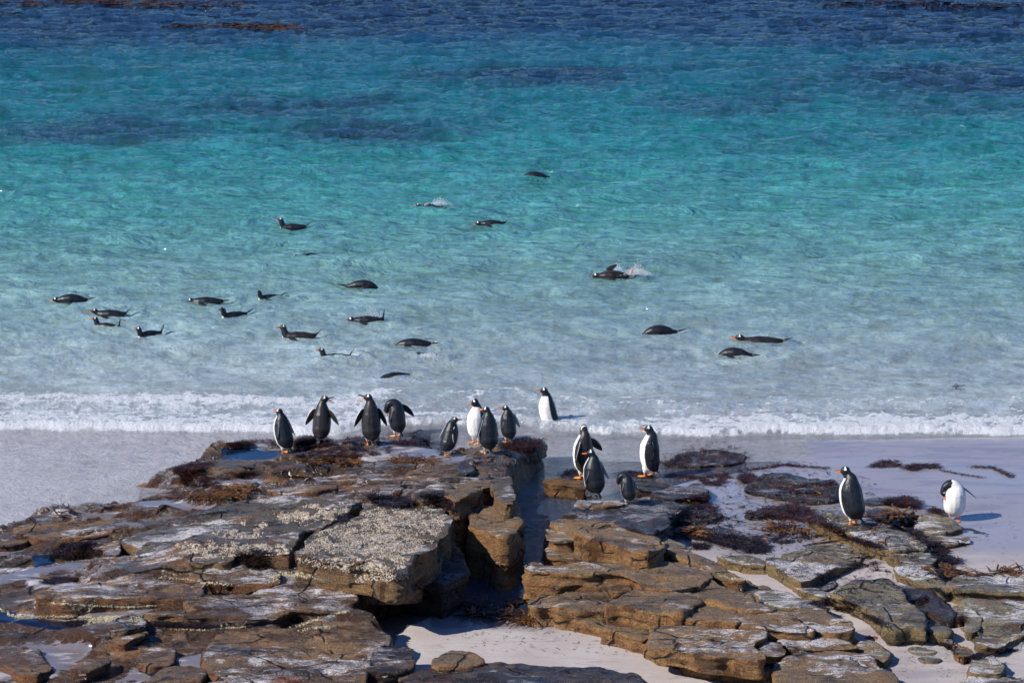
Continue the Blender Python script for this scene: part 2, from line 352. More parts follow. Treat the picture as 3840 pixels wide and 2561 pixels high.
link('rock_shelf', me, M['shelf'], kind='structure')

# ------------------------------------------------------------------ separate rocks
def chaikin(P, n=1):
    P = np.array(P, float)
    for _ in range(n):
        Q = np.roll(P, -1, 0); P = np.stack([P * .87 + Q * .13, P * .13 + Q * .87], 1).reshape(-1, P.shape[1])
    return P
def eval_mesh(me, mods):
    o = bpy.data.objects.new('tmp', me); COL.objects.link(o)
    for typ, kw in mods:
        m = o.modifiers.new('m', typ)
        for k, v in kw.items(): setattr(m, k, v)
    dg = bpy.context.evaluated_depsgraph_get()
    out = bpy.data.meshes.new_from_object(o.evaluated_get(dg), depsgraph=dg)
    COL.objects.unlink(o); bpy.data.objects.remove(o)
    return out
def rock(label, crop, pts, mat, z=None, h=None, g=(0.0, -0.03), base=-0.15, under=0.0, jit=0.025, vox=0.026, amp=1.0, strata=1.0, name='rock_slab', rough=1.0, seed=None, grow=0.035):
    seed = (hash_(label) if seed is None else seed)
    uv = nat(crop, pts)
    if h is None and crop in ('D', 'E5', 'E4', 'C'):
        z -= 0.02 if mat in ('grey', 'wetgrey') else 0.0
        tr_ = np.random.default_rng(seed + 5).uniform(-0.045, 0.045, 2); g = (g[0] + tr_[0], g[1] + tr_[1])
    if h is not None:
        P = []
        for (u, v) in uv:
            zz = 0.3
            for _ in range(10):
                p = at_z(u, v, zz); zz = float(shelf_z(p[0], p[1])) + h
            P.append((p[0], p[1], zz))
        P = np.array(P); A = np.c_[np.ones(len(P)), P[:, 0], P[:, 1]]
        sol = np.linalg.lstsq(np.r_[A, 0.8 * np.c_[np.zeros((2, 1)), np.eye(2)]], np.r_[P[:, 2], 0.0, 0.0], rcond=None)[0]
        sol[0] = np.mean(P[:, 2] - P[:, 0] * sol[1] - P[:, 1] * sol[2])
    else:
        cu = np.mean([p[0] for p in uv]); cv = np.mean([p[1] for p in uv]); c0 = at_z(cu, cv, z)
        sol = np.array([z - g[0] * c0[0] - g[1] * c0[1], g[0], g[1]])
    out = []
    for (u, v) in uv:
        d_ = ray(u, v)      # H + t*dz = s0 + s1*t*dx + s2*t*dy
        tt = (sol[0] - H) / (d_[2] - sol[1] * d_[0] - sol[2] * d_[1]); out.append((d_[0] * tt, d_[1] * tt))
    P = chaikin(out, 1)
    ar = 0.5 * np.sum(P[:, 0] * np.roll(P[:, 1], -1) - np.roll(P[:, 0], -1) * P[:, 1])
    if ar < 0: P = P[::-1]
    # resample to short edges and roughen the outline
    R = []
    for i in range(len(P)):
        a = P[i]; b = P[(i + 1) % len(P)]; n = max(1, int(np.hypot(*(b - a)) / 0.10))
        for k in range(n): R.append(a + (b - a) * k / n)
    P = np.array(R); tn = np.roll(P, -1, 0) - np.roll(P, 1, 0); tn /= np.linalg.norm(tn, axis=1)[:, None] + 1e-9
    nr = np.stack([tn[:, 1], -tn[:, 0]], 1)
    P = P + nr * (grow + jit * 2.3 * fbm(P[:, 0] * 3.1, P[:, 1] * 3.1, oct=4, seed=seed, gain=.65))[:, None]
    size = math.sqrt(abs(ar)); ch = min(0.022, size * 0.04)
    zt = sol[0] + sol[1] * P[:, 0] + sol[2] * P[:, 1]
    rings = []
    rs = np.random.default_rng(seed)
    rings.append((-ch * 1.3, 0.0)); rings.append((0.0, ch * 0.8))
    depth = float(np.mean(zt)) - base; dd = ch
    while dd < depth - 0.04 and len(rings) < 12:
        th = rs.uniform(0.05, 0.13); off = rs.uniform(-0.03, 0.018) * strata
        rings.append((off, dd + 0.006)); dd += th; rings.append((off + rs.uniform(-0.008, 0.008), dd)) 
    nP = len(P); V = []
    for off, dp in rings:
        k = min(dp / max(depth, 0.05), 1.0)
        o2 = off - under * k ** 1.2
        q_ = P + nr * o2
        zz = zt * (1 - 0 * k) - dp
        V.append(np.c_[q_, np.maximum(zz, base + 0.01)])
    q_ = P + nr * (-under); V.append(np.c_[q_, np.full(nP, base)])
    V = np.concatenate(V); bm = bmesh.new(); vs = [bm.verts.new(v) for v in V]
    nr_ = len(rings) + 1
    for r in range(nr_ - 1):
        for i in range(nP):
            j = (i + 1) % nP
            bm.faces.new((vs[r * nP + i], vs[(r + 1) * nP + i], vs[(r + 1) * nP + j], vs[r * nP + j]))
    bm.faces.new(vs[:nP]); bm.faces.new(vs[(nr_ - 1) * nP:][::-1])
    bmesh.ops.triangulate(bm, faces=bm.faces[:])
    me = bpy.data.meshes.new('raw'); bm.to_mesh(me); bm.free()
    me = eval_mesh(me, [('REMESH', dict(mode='VOXEL', voxel_size=vox)), ('SMOOTH', dict(factor=0.5, iterations=1))])
    n = len(me.vertices); co = np.empty(n * 3, np.float32); me.vertices.foreach_get('co', co); co = co.reshape(-1, 3).astype(float)
    no = np.empty(n * 3, np.float32); me.vertices.foreach_get('normal', no); no = no.reshape(-1, 3).astype(float)
    x, y, zc = co.T; w_ = zc - sol[1] * x - sol[2] * y + 0.02 * pnoise(x * 1.7, y * 1.7, seed=seed)
    top = sstep(0.6, 0.9, no[:, 2]); side = 1 - np.abs(no[:, 2])
    disp = 0.048 * amp * fbm(x * 1.5, y * 1.9, zc * 2.2, oct=3, seed=seed) + 0.013 * rough * fbm(x * 7, y * 7, zc * 10, oct=3, seed=seed + 3)
    disp = disp - 0.035 * amp * sstep(0.16, 0.0, np.abs(pnoise(x * 1.3 + .3 * y, y * 1.3, zc * 1.3, seed=seed + 21))) * (0.35 + side)
    disp = disp + side * strata * (0.024 * pnoise(x * 1.6, y * 1.6, w_ * 26, seed=seed + 7) + 0.012 * pnoise(x * 3, y * 3, w_ * 50, seed=seed + 8))
    hh = fbm(x * 0.9 + 0.3 * y, y * 2.0, oct=4, seed=seed + 11) * 0.09 / 0.022
    f2 = np.floor(hh); fr2 = hh - f2
    disp = disp + top * ((f2 + sstep(0.75, 0.98, fr2)) * 0.022 * 0.85) * min(1, size)
    disp = np.where(no[:, 2] < -0.5, disp * 0.2, disp)
    co += no * disp[:, None]
    me.vertices.foreach_set('co', co.astype(np.float32).ravel())
    me.polygons.foreach_set('use_smooth', np.ones(len(me.polygons), bool)); me.update()
    me.materials.clear(); me.materials.append(M[mat]); me.name = name
    cen = co.mean(0); b = Vector((cen[0], cen[1], base))
    me.transform(Matrix.Translation(-b))
    o = link(name, me, label=label, category='rock'); o.location = b
    return o
def hash_(s):
    h = 0
    for ch in s: h = (h * 131 + ord(ch)) % 100003
    return h
#LEFT
L = lambda *a, **k: rock(*a, **k)
BARN = L('big tabular rock whose top is densely crusted with pale barnacles', 'B', [(700, 700), (1000, 590), (1330, 560), (1480, 600), (1560, 650), (1545, 750), (1440, 880), (1270, 950), (1235, 1020), (1110, 1035), (980, 985), (640, 960), (425, 930), (440, 870), (490, 825), (640, 760)], 'slate', z=.74, g=(0.03, -0.07), base=0.42, jit=.03, strata=1.2)
L('dark undercut base of the barnacle-crusted tabular rock, facing the channel', 'B', [(900, 880), (1500, 720), (1600, 840), (1650, 1000), (1620, 1100), (1480, 1160), (1340, 1110), (1000, 1080)], 'black', z=.44, g=(0, 0), base=-.15, under=.06, strata=1.5, jit=.05)  # black rock colour paints in the shade under the table
L('square block with scattered barnacles jutting out below the barnacle table', 'B', [(830, 1045), (1040, 1020), (1230, 1060), (1330, 1120), (1325, 1175), (1120, 1185), (960, 1190), (835, 1165)], 'ochre', z=.46, g=(0.0, -0.02), base=.28, under=.02, strata=.9)
L('long grey slab split from the barnacle table by a black crack', 'N', [(455, 2025), (700, 1925), (950, 1865), (1150, 1850), (1370, 1870), (1250, 1955), (1120, 2005), (1098, 2075), (1000, 2078), (900, 2068), (850, 2098), (700, 2104), (688, 2085), (610, 2075), (500, 2085), (530, 2060)], 'slate', h=.10, base=.05, jit=.03)
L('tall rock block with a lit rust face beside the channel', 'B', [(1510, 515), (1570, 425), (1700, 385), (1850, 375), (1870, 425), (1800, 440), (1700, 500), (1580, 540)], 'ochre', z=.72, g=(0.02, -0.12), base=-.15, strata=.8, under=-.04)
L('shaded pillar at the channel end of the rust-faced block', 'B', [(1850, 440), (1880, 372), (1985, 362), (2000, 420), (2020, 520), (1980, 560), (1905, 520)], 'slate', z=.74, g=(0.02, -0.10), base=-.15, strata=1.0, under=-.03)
L('bulky rounded brown boulder on the left bank of the channel', 'B', [(1600, 560), (1720, 500), (1880, 470), (2000, 530), (2050, 640), (2040, 760), (1950, 800), (1800, 760), (1660, 660)], 'ochre', z=.58, g=(0.0, -.05), base=-.15, strata=1.0, under=-.05, jit=.04, name='boulder')
L('lower shoulder block against the foot of the shaded channel pillar', 'B', [(1870, 640), (1940, 560), (2030, 600), (2050, 720), (1960, 760), (1880, 740)], 'ochre', z=.5, g=(0, 0), base=-.15, strata=1.0, vox=.024)
L('grey wedge rock behind the black weed on the table', 'B', [(1250, 480), (1480, 405), (1550, 455), (1500, 510), (1300, 545)], 'slate', h=.10, base=.2)
L('black upright rock column below the penguins at the shelf corner', 'P', [(830, 1170), (960, 1085), (1080, 1085), (1100, 1130), (1010, 1180), (980, 1230), (840, 1240)], 'wetgrey', z=.37, g=(0, 0), base=-.15, strata=.8, vox=.022)
L('short black rock stump under the weedy corner of the shelf', 'P', [(1210, 1095), (1320, 1080), (1350, 1150), (1240, 1165)], 'wetgrey', z=.28, g=(0, 0), base=-.15, vox=.022)
L('weed-topped corner slab at the seaward end of the shelf', 'P', [(1010, 990), (1300, 900), (1560, 925), (1600, 950), (1520, 1010), (1400, 1060), (1060, 1075)], 'wetgrey', z=.31, g=(0, -.02), base=-.1, under=.02)
L('dark angular boulder on the shelf behind the rust-faced block', 'P', [(430, 1265), (510, 1192), (590, 1222), (655, 1300), (560, 1360), (450, 1330)], 'wetgrey', h=.13, base=.1, name='boulder', vox=.02)
L('flat brown slab between the angular boulder and the rust-faced block', 'B', [(1600, 380), (1650, 330), (1780, 320), (1810, 360), (1700, 385)], 'brown', h=.05, base=.1)
L('low ledge with dark joints right of centre on the shelf', 'B', [(1230, 345), (1400, 295), (1600, 265), (1620, 330), (1500, 370), (1330, 365)], 'brown', h=.05, base=.1)
L('low brown mound left of the white-streaked shelf top', 'B', [(190, 450), (450, 405), (740, 435), (520, 480), (300, 492)], 'brown', h=.035, base=.05, amp=.6)
L('thin overhanging slab at the waterline with a black gap beneath', 'N', [(45, 1985), (150, 2025), (360, 2008), (588, 1972), (530, 1942), (286, 1938), (120, 1958)], 'brown', h=.085, base=.0, under=.03)
L('small rounded slab cut by the left picture edge', 'N', [(-80, 2005), (-60, 2045), (30, 2042), (108, 2028), (90, 2010), (20, 2002)], 'brown', h=.06, base=.0)
L('blunt rock nose beside the dark weed patch', 'A', [(868, 965), (960, 935), (1100, 925), (1110, 1000), (1085, 1045), (1000, 1040), (900, 1010)], 'brown', h=.10, base=.05, name='boulder')
L('long slab with a continuous dark brown front face at left', 'N', [(130, 2238), (245, 2200), (408, 2172), (543, 2150), (612, 2165), (755, 2175), (762, 2200), (727, 2234), (572, 2226), (408, 2238), (253, 2247)], 'brown', h=.13, base=.1, under=.02)
L('reddish brown ledge under the barnacle-dotted grey slab', 'N', [(549, 2153), (760, 2125), (1010, 2110), (1060, 2175), (1000, 2185), (860, 2188), (756, 2172)], 'brown', h=.03, base=.1)
L('broad brown ledge with a dark hollow beneath its front lip', 'N', [(700, 2245), (860, 2228), (1000, 2192), (1270, 2172), (1322, 2215), (1335, 2268), (1300, 2287), (1180, 2284), (1105, 2284), (1040, 2312), (940, 2320), (820, 2318), (690, 2308)], 'brown', h=.075, base=.08, under=.08)
L('large smooth ochre brown slab ending at the sandy cove', 'N', [(830, 2352), (946, 2344), (1056, 2352), (1118, 2337), (1239, 2306), (1338, 2288), (1400, 2329), (1451, 2384), (1444, 2413), (1385, 2446), (1371, 2534), (1350, 2600), (900, 2600), (760, 2480)], 'brown', h=.05, base=-.1)
L('pointed grey slab above the small dark hollow at lower left', 'N', [(322, 2338), (402, 2318), (505, 2296), (545, 2338), (457, 2364), (410, 2352)], 'slate', h=.10, base=.1, under=.02, vox=.022)
L('lens-shaped slab just above the deep blue pool', 'N', [(541, 2297), (620, 2278), (742, 2288), (690, 2303), (590, 2307)], 'slate', h=.05, base=.1, vox=.022)
L('small tilted ledge over a black hole at lower left', 'N', [(405, 2388), (468, 2366), (530, 2356), (551, 2369), (490, 2392), (461, 2406)], 'brown', h=.08, base=.1, under=.03, vox=.022)
L('little leaf-shaped ledge near the bottom left', 'N', [(305, 2512), (402, 2478), (395, 2462), (310, 2475), (280, 2495)], 'brown', h=.06, base=.1, vox=.022)
L('tan hummock between the white sand streaks at lower left', 'N', [(500, 2470), (560, 2420), (640, 2430), (640, 2480), (560, 2490)], 'brown', h=.05, base=.1, amp=.6)
L('brown hummock at the bottom edge left of the blue pool rocks', 'N', [(560, 2540), (620, 2495), (760, 2500), (760, 2560), (700, 2600), (560, 2600)], 'brown', h=.06, base=.1)
L('low brown slab right of the white hollow at far lower left', 'N', [(0, 2440), (120, 2430), (190, 2500), (120, 2520), (0, 2480)], 'brown', h=.04, base=.1)
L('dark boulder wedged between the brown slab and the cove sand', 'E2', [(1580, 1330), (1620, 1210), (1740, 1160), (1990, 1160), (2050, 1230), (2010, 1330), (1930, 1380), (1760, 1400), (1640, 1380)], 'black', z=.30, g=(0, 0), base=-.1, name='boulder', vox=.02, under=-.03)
L('pebble-sized stone in the gap right of the wedged dark boulder', 'E2', [(1920, 1440), (1960, 1420), (1990, 1450), (1980, 1490), (1930, 1490)], 'ochre', z=.22, g=(0, 0), base=-.05, name='boulder', vox=.014, amp=.3, jit=.01)
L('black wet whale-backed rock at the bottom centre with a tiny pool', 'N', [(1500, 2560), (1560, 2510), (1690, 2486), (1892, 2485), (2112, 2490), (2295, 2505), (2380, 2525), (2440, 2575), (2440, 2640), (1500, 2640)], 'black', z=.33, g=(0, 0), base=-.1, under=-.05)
L('tan rounded rock nosing up behind the black wet rock', 'E3', [(70, 1310), (180, 1225), (290, 1185), (450, 1220), (590, 1300), (450, 1340), (250, 1350), (100, 1350)], 'ochre', z=.36, g=(0, .05), base=-.05, name='boulder', vox=.02)
#RIGHT
L('low ochre bedrock joining the blocks of the right-hand outcrop', 'N', [(2010, 2230), (2010, 2120), (2075, 2085), (2085, 2000), (2440, 2010), (2680, 2165), (2790, 2185), (3060, 2250), (3160, 2330), (3200, 2390), (3290, 2460), (3320, 2570), (2900, 2570), (2850, 2490), (2480, 2440), (2300, 2370), (2250, 2340), (2090, 2310)], 'ochre', z=.15, g=(0, 0), base=-.12, vox=.03)
L('low grey bedrock under the lower right slabs', 'E5', [(1640, 760), (1740, 690), (2100, 660), (2500, 680), (2500, 1240), (2200, 1180), (1900, 1130), (1800, 1060), (1700, 1000)], 'grey', z=.17, g=(0, 0), base=0, vox=.03)
L('upper ochre block with the dark cave at its right end', 'C', [(400, 460), (620, 440), (760, 468), (1000, 530), (1290, 600), (1375, 690), (1190, 745), (900, 650), (640, 600), (560, 560), (440, 520)], 'ochre', z=.50, g=(0, -.04), base=-.1, under=-.05)
L('left corner lump of the upper ochre block above the channel', 'C', [(385, 460), (500, 450), (600, 540), (640, 580), (600, 640), (440, 650), (390, 640), (345, 570)], 'ochre', z=.46, g=(0, 0), base=-.1, vox=.022, under=-.02)
L('wedge of red brown rock at the foot of the upper ochre block', 'C', [(360, 740), (430, 700), (600, 655), (690, 700), (720, 780), (600, 800), (380, 800)], 'ochre', z=.30, g=(0.02, 0), base=-.1, vox=.022)
L('long ochre slab with a layered face reaching into the channel', 'C', [(175, 870), (215, 825), (300, 840), (380, 860), (900, 835), (1160, 850), (1450, 835), (1700, 870), (1810, 930), (1820, 980), (1680, 1040), (1400, 1075), (1240, 1055), (1130, 990), (1000, 940), (700, 935), (400, 925), (200, 900)], 'ochre', z=.38, g=(0, -.03), base=-.15, strata=1.3)
L('small chunk lodged under the layered ochre slab', 'C', [(900, 1065), (1000, 1035), (1090, 1050), (1100, 1085), (1030, 1105), (920, 1095)], 'ochre', z=.28, g=(0, 0), base=.0, vox=.018, amp=.5, name='boulder')
L('white-streaked yellow ochre slab at the kelp end of the channel', 'C', [(190, 1165), (300, 1130), (600, 1090), (1060, 1100), (880, 1180), (850, 1255), (600, 1240), (420, 1215), (220, 1215)], 'ochre', z=.24, g=(0, -.02), base=-.1, strata=.8)
L('triangular ochre slab with a smooth red face at centre right', 'C', [(855, 1205), (1110, 1065), (1350, 1085), (1600, 1110), (1740, 1180), (1550, 1250), (1512, 1300), (1300, 1265), (1150, 1230), (1000, 1200)], 'ochre', z=.38, g=(0, -.03), base=.0, strata=.9)
L('humped ochre slab split from the triangular slab by a joint', 'C', [(1525, 1300), (1565, 1250), (1745, 1180), (1900, 1215), (1990, 1290), (2065, 1375), (1900, 1350), (1750, 1345), (1600, 1320)], 'ochre', z=.36, g=(0, -.03), base=.0)
L('broad fissured slab behind the triangular ochre slab', 'C', [(1350, 1060), (1400, 985), (1640, 945), (1830, 1000), (2030, 1080), (2240, 1190), (2340, 1250), (2150, 1270), (1950, 1215), (1750, 1150), (1600, 1095)], 'ochre', z=.36, g=(0, -.04), base=.0)
L('greenish grey slab between the fissured slab and the pool', 'E4', [(1440, 600), (1560, 550), (1700, 555), (1900, 640), (2090, 690), (2200, 820), (1980, 770), (1650, 745), (1520, 690)], 'grey', z=.28, g=(0, -.03), base=.0)
L('smooth ochre slab with a shallow dome below the grey slab', 'E4', [(1250, 840), (1450, 795), (1750, 780), (1900, 860), (2085, 985), (1800, 975), (1580, 975), (1320, 945)], 'ochre', z=.36, g=(0, -.03), base=.0)
L('ochre slab with a blunt dark end beside the sandy pool', 'E4', [(1780, 785), (1960, 765), (2150, 765), (2280, 860), (2440, 880), (2475, 950), (2300, 990), (2110, 965), (1920, 870)], 'ochre', z=.34, g=(0, -.03), base=.0)
L('layered front block, the biggest of the ochre rocks on the cove sand', 'E4', [(400, 985), (700, 950), (1300, 960), (1560, 1000), (1580, 1060), (1450, 1115), (1530, 1215), (1530, 1270), (1200, 1255), (900, 1230), (700, 1200), (430, 1135), (385, 1060)], 'ochre', z=.36, g=(0, -.04), base=.17, under=.03, vox=.022)
L('bulging lower layer beneath the biggest ochre front block', 'E4', [(370, 1130), (600, 1080), (1500, 1200), (1530, 1370), (1400, 1400), (1100, 1385), (750, 1310), (500, 1230)], 'ochre', z=.16, g=(0, 0), base=-.1, vox=.022, strata=.7)
L('sloping yellow rock tongue left of the biggest ochre block', 'E4', [(-130, 960), (-40, 930), (150, 940), (400, 970), (385, 1050), (290, 1085), (150, 1030), (0, 985)], 'ochre', z=.2, g=(0, -.02), base=-.1, strata=.5)
L('mushroom-capped rock pillar in the gap right of the front block', 'E4', [(1475, 1160), (1560, 1110), (1690, 1105), (1790, 1185), (1740, 1235), (1640, 1245), (1540, 1225)], 'ochre', z=.3, g=(0, 0), base=.19, name='boulder', vox=.018, under=.02)
L('narrow footing under the mushroom-capped pillar', 'E4', [(1570, 1260), (1780, 1250), (1760, 1320), (1690, 1400), (1600, 1420), (1560, 1380)], 'ochre', z=.18, g=(0, 0), base=-.1, name='boulder', vox=.02)
L('thin tongue-like ochre ledge above the bottom right slab', 'N', [(2911, 2402), (3000, 2394), (3170, 2385), (3236, 2424), (3100, 2434), (2960, 2432)], 'ochre', z=.26, g=(0, 0), base=.0, vox=.02)
L('large ochre slab cut by the bottom picture edge', 'N', [(2920, 2490), (2960, 2465), (3000, 2446), (3160, 2438), (3250, 2450), (3262, 2475), (3300, 2500), (3345, 2530), (3375, 2590), (3375, 2660), (2915, 2660), (2910, 2540)], 'ochre', z=.27, g=(0, -.02), base=-.1, vox=.022)
L('grey egg-ended rock beside the bottom right ochre slab', 'N', [(3225, 2408), (3272, 2406), (3331, 2450), (3320, 2468), (3290, 2466), (3255, 2445)], 'grey', z=.2, g=(0, 0), base=.0, vox=.018, name='boulder')
L('long diagonal ochre spar running down to the pool', 'C', [(1385, 700), (1440, 680), (1500, 695), (1700, 775), (1950, 885), (2100, 985), (2020, 990), (1860, 950), (1750, 885), (1600, 830), (1440, 770)], 'ochre', z=.35, g=(-.13, -.02), base=-.05, vox=.022)
L('thin dark lip of rock just behind the diagonal spar', 'C', [(1310, 630), (1390, 612), (1560, 665), (1640, 720), (1500, 690), (1370, 665)], 'grey', z=.32, g=(0, 0), base=.0, vox=.02, jit=.01)
L('black cave stone between upper block and diagonal spar', 'C', [(1310, 770), (1360, 745), (1430, 760), (1430, 810), (1340, 825)], 'brown', z=.28, g=(0, 0), base=.0, vox=.016, name='boulder')
L('sloping wet grey slab behind the upper ochre block', 'C', [(490, 440), (600, 350), (850, 300), (1200, 285), (1500, 290), (1620, 330), (1420, 430), (1400, 520), (1290, 580), (1000, 525), (760, 460), (600, 440)], 'wetgrey', z=.33, g=(-.02, -.12), base=-.1)
L('rounded ledge under the front penguin of the right group', 'C', [(590, 345), (640, 300), (850, 265), (1000, 290), (1080, 310), (900, 340), (700, 362)], 'brown', z=.3, g=(0, -.06), base=-.05)
L('low dark slab behind the smallest preening penguin', 'C', [(1280, 230), (1480, 170), (1700, 140), (1790, 195), (1650, 270), (1500, 275), (1340, 250)], 'wetgrey', z=.2, g=(0, -.06), base=-.05)
L('low grey rock left of that slab, by the walking penguin', 'C', [(1080, 150), (1180, 100), (1350, 115), (1470, 160), (1300, 200), (1140, 190)], 'wetgrey', z=.15, g=(0, -.04), base=-.05)
L('golden algae-covered rock at the mouth of the channel', 'C', [(310, 115), (480, 95), (600, 110), (700, 140), (705, 190), (560, 165), (400, 145)], 'algae', z=.16, g=(0, 0), base=-.1, vox=.022)
L('long olive slab on which the upright right-hand penguin stands', 'D', [(520, 650), (640, 605), (860, 620), (1060, 690), (1380, 790), (1530, 910), (1350, 905), (1190, 920), (1000, 850), (860, 785), (700, 740)], 'grey', z=.30, g=(-.03, -.03), base=.0, vox=.024)
L('middle joint block of the diagonal olive ridge', 'D', [(1180, 935), (1350, 907), (1540, 920), (1610, 1000), (1580, 1040), (1500, 1055), (1330, 1025), (1240, 985)], 'grey', z=.28, g=(0, -.03), base=.0, vox=.022)
L('lowest joint block of the diagonal olive ridge', 'D', [(1250, 1085), (1340, 1045), (1560, 1060), (1640, 1180), (1690, 1230), (1560, 1215), (1430, 1170), (1330, 1130)], 'grey', z=.27, g=(0, -.03), base=.0, vox=.022)
L('wide mottled slab fading into sand at centre right', 'D', [(170, 1005), (300, 960), (550, 900), (850, 865), (1000, 950), (900, 1060), (700, 1100), (480, 1185), (390, 1140), (200, 1045)], 'grey', z=.27, g=(-.05, -.02), base=.0)
L('dark wet tail of the wide mottled slab', 'D', [(500, 1195), (700, 1115), (735, 1215), (650, 1260), (540, 1230)], 'wetgrey', z=.2, g=(-.03, 0), base=.0, vox=.022)
L('flat-topped ledge beside the narrow diagonal pool', 'N', [(2690, 2080), (2760, 2078), (2870, 2105), (2875, 2120), (2800, 2118), (2720, 2100)], 'grey', z=.24, g=(0, 0), base=.0, vox=.02)
L('narrow grey strip of rock below the mottled slab', 'D', [(390, 1210), (500, 1212), (650, 1265), (770, 1335), (640, 1325), (470, 1265)], 'grey', z=.22, g=(0, 0), base=.0, vox=.02)
L('white-dusted slab with a thick yellow edge at right', 'E5', [(410, 575), (620, 485), (880, 472), (1030, 520), (1190, 690), (1300, 800), (1320, 940), (1200, 935), (980, 965), (900, 880), (700, 720), (580, 650)], 'grey', z=.33, g=(-.02, -.03), base=.0, vox=.022)
L('sheet of grey rock right of the white-dusted slab', 'E5', [(1040, 525), (1350, 545), (1500, 680), (1600, 770), (1620, 850), (1560, 880), (1400, 820), (1310, 780), (1200, 685)], 'wetgrey', z=.24, g=(0, -.03), base=.0, vox=.024)
L('small yellow nose at the corner of the white-dusted slab', 'E5', [(1310, 880), (1420, 850), (1520, 930), (1570, 1000), (1430, 1010), (1350, 960)], 'grey', z=.25, g=(0, 0), base=.0, vox=.02)
L('thin rib of rock leading to the yellow wedge', 'E5', [(1480, 1015), (1560, 1020), (1610, 1090), (1600, 1130), (1540, 1090)], 'grey', z=.2, g=(0, 0), base=.0, vox=.018)
L('yellow wedge rock ending in black weed', 'E5', [(1620, 1110), (1720, 1125), (1810, 1190), (1800, 1225), (1710, 1245), (1660, 1190)], 'ochre', z=.22, g=(0, 0), base=.0, vox=.018)
L('egg-shaped stone at the crack of the right-hand slabs', 'E5', [(1430, 560), (1500, 515), (1560, 530), (1595, 575), (1570, 605), (1480, 600)], 'grey', z=.27, g=(0, 0), base=.05, vox=.016, name='boulder', amp=.4, jit=.008)
L('white-streaked flat slab running off the right edge', 'E5', [(1560, 550), (1620, 455), (1720, 425), (2100, 410), (2450, 400), (2500, 610), (2100, 595), (1700, 595)], 'grey', z=.27, g=(0, -.02), base=.05, strata=.6, vox=.024)
L('large pale grey slab at the lower right edge', 'E5', [(1720, 715), (1850, 675), (2450, 690), (2450, 1000), (2200, 1090), (2050, 1170), (1900, 1120), (1830, 1075), (1900, 1050), (1900, 930), (1950, 880), (1900, 840), (1760, 750)], 'grey', z=.25, g=(0, -.02), base=.0)
L('kidney-shaped stone curled against the pale grey slab', 'E5', [(1750, 765), (1830, 770), (1900, 870), (1870, 975), (1790, 1005), (1755, 960), (1800, 890), (1755, 810)], 'grey', z=.26, g=(0, 0), base=.0, vox=.016, name='boulder', amp=.4, jit=.01)
L('small knob stone left of the kidney-shaped stone', 'E5', [(1640, 800), (1690, 752), (1745, 770), (1735, 830), (1660, 880)], 'grey', z=.24, g=(0, 0), base=.0, vox=.016, name='boulder', amp=.4, jit=.01)
L('tan cracked block near the bottom right corner', 'E5', [(1815, 1350), (1900, 1245), (2030, 1232), (2150, 1330), (2110, 1415), (1960, 1400), (1830, 1395)], 'grey', z=.25, g=(0, 0), base=.0, vox=.022)
L('corner slab cut by the bottom and right edges', 'E5', [(1750, 1445), (2000, 1455), (2200, 1440), (2500, 1480), (2500, 1700), (1740, 1640)], 'grey', z=.2, g=(0, 0), base=.0)
L('half-buried oval stone on the open sand, upper of two', 'E5', [(1160, 1170), (1290, 1158), (1450, 1190), (1400, 1228), (1250, 1225)], 'grey', z=.15, g=(0, 0), base=.0, vox=.02, amp=.3, jit=.01)
L('half-buried oval stone on the open sand, lower of two', 'E5', [(1290, 1262), (1400, 1252), (1490, 1285), (1420, 1315), (1310, 1300)], 'grey', z=.145, g=(0, 0), base=.0, vox=.02, amp=.3, jit=.01)
L('low wet ledge under the weed heap left of the olive slab', 'D', [(0, 600), (120, 560), (330, 545), (480, 580), (560, 640), (420, 670), (200, 650), (40, 660)], 'wetgrey', z=.16, g=(0, -.02), base=-.05)
L('low wet ledge between the olive slab and the round rock', 'D', [(1020, 580), (1150, 560), (1320, 610), (1480, 620), (1400, 690), (1230, 700), (1080, 650)], 'wetgrey', z=.15, g=(0, -.02), base=-.05)
L('dark flat sheet of rock right of the smallest penguin slab', 'C', [(1480, 330), (1620, 310), (1760, 360), (1880, 430), (1750, 480), (1560, 470), (1430, 420)], 'wetgrey', z=.17, g=(0, -.03), base=-.05)
L('low brown ledge among the weed of the sandy flat', 'C', [(1720, 560), (1900, 540), (2080, 580), (2250, 640), (2150, 700), (1950, 660), (1780, 610)], 'wetgrey', z=.17, g=(0, -.02), base=0)
L('wave-washed ridge behind the walking penguin', 'N', [(2480, 1735), (2560, 1695), (2680, 1680), (2790, 1700), (2780, 1730), (2640, 1745)], 'wetgrey', z=.035, g=(0, -.01), base=-.1, amp=.6)
L('flat wet rock island left of the upright right-hand penguin', 'D', [(0, 400), (100, 310), (330, 268), (500, 292), (740, 350), (810, 420), (700, 505), (520, 520), (300, 470), (120, 440)], 'wetgrey', z=.15, g=(0, -.04), base=-.05)
L('low dark rock just right of the upright right-hand penguin', 'D', [(960, 462), (1150, 465), (1225, 510), (1100, 530), (980, 520)], 'wetgrey', z=.12, g=(0, -.02), base=-.05, vox=.024)
L('rounded rock at the feet of the bent white-bellied penguin', 'D', [(1410, 705), (1490, 632), (1600, 622), (1700, 655), (1840, 720), (1700, 778), (1560, 788), (1430, 770)], 'grey', z=.2, g=(0, 0), base=.0, vox=.022)
L('thin dark flake right of the bent penguin rock', 'D', [(1690, 785), (1850, 740), (2040, 800), (1900, 812)], 'wetgrey', z=.14, g=(0, 0), base=.0, vox=.02)
L('flat dark lens of rock, upper one on the right beach', 'D', [(1520, 850), (1600, 792), (1750, 800), (1900, 850), (1700, 885), (1560, 890)], 'slate', z=.17, g=(0, 0), base=.0, vox=.022)
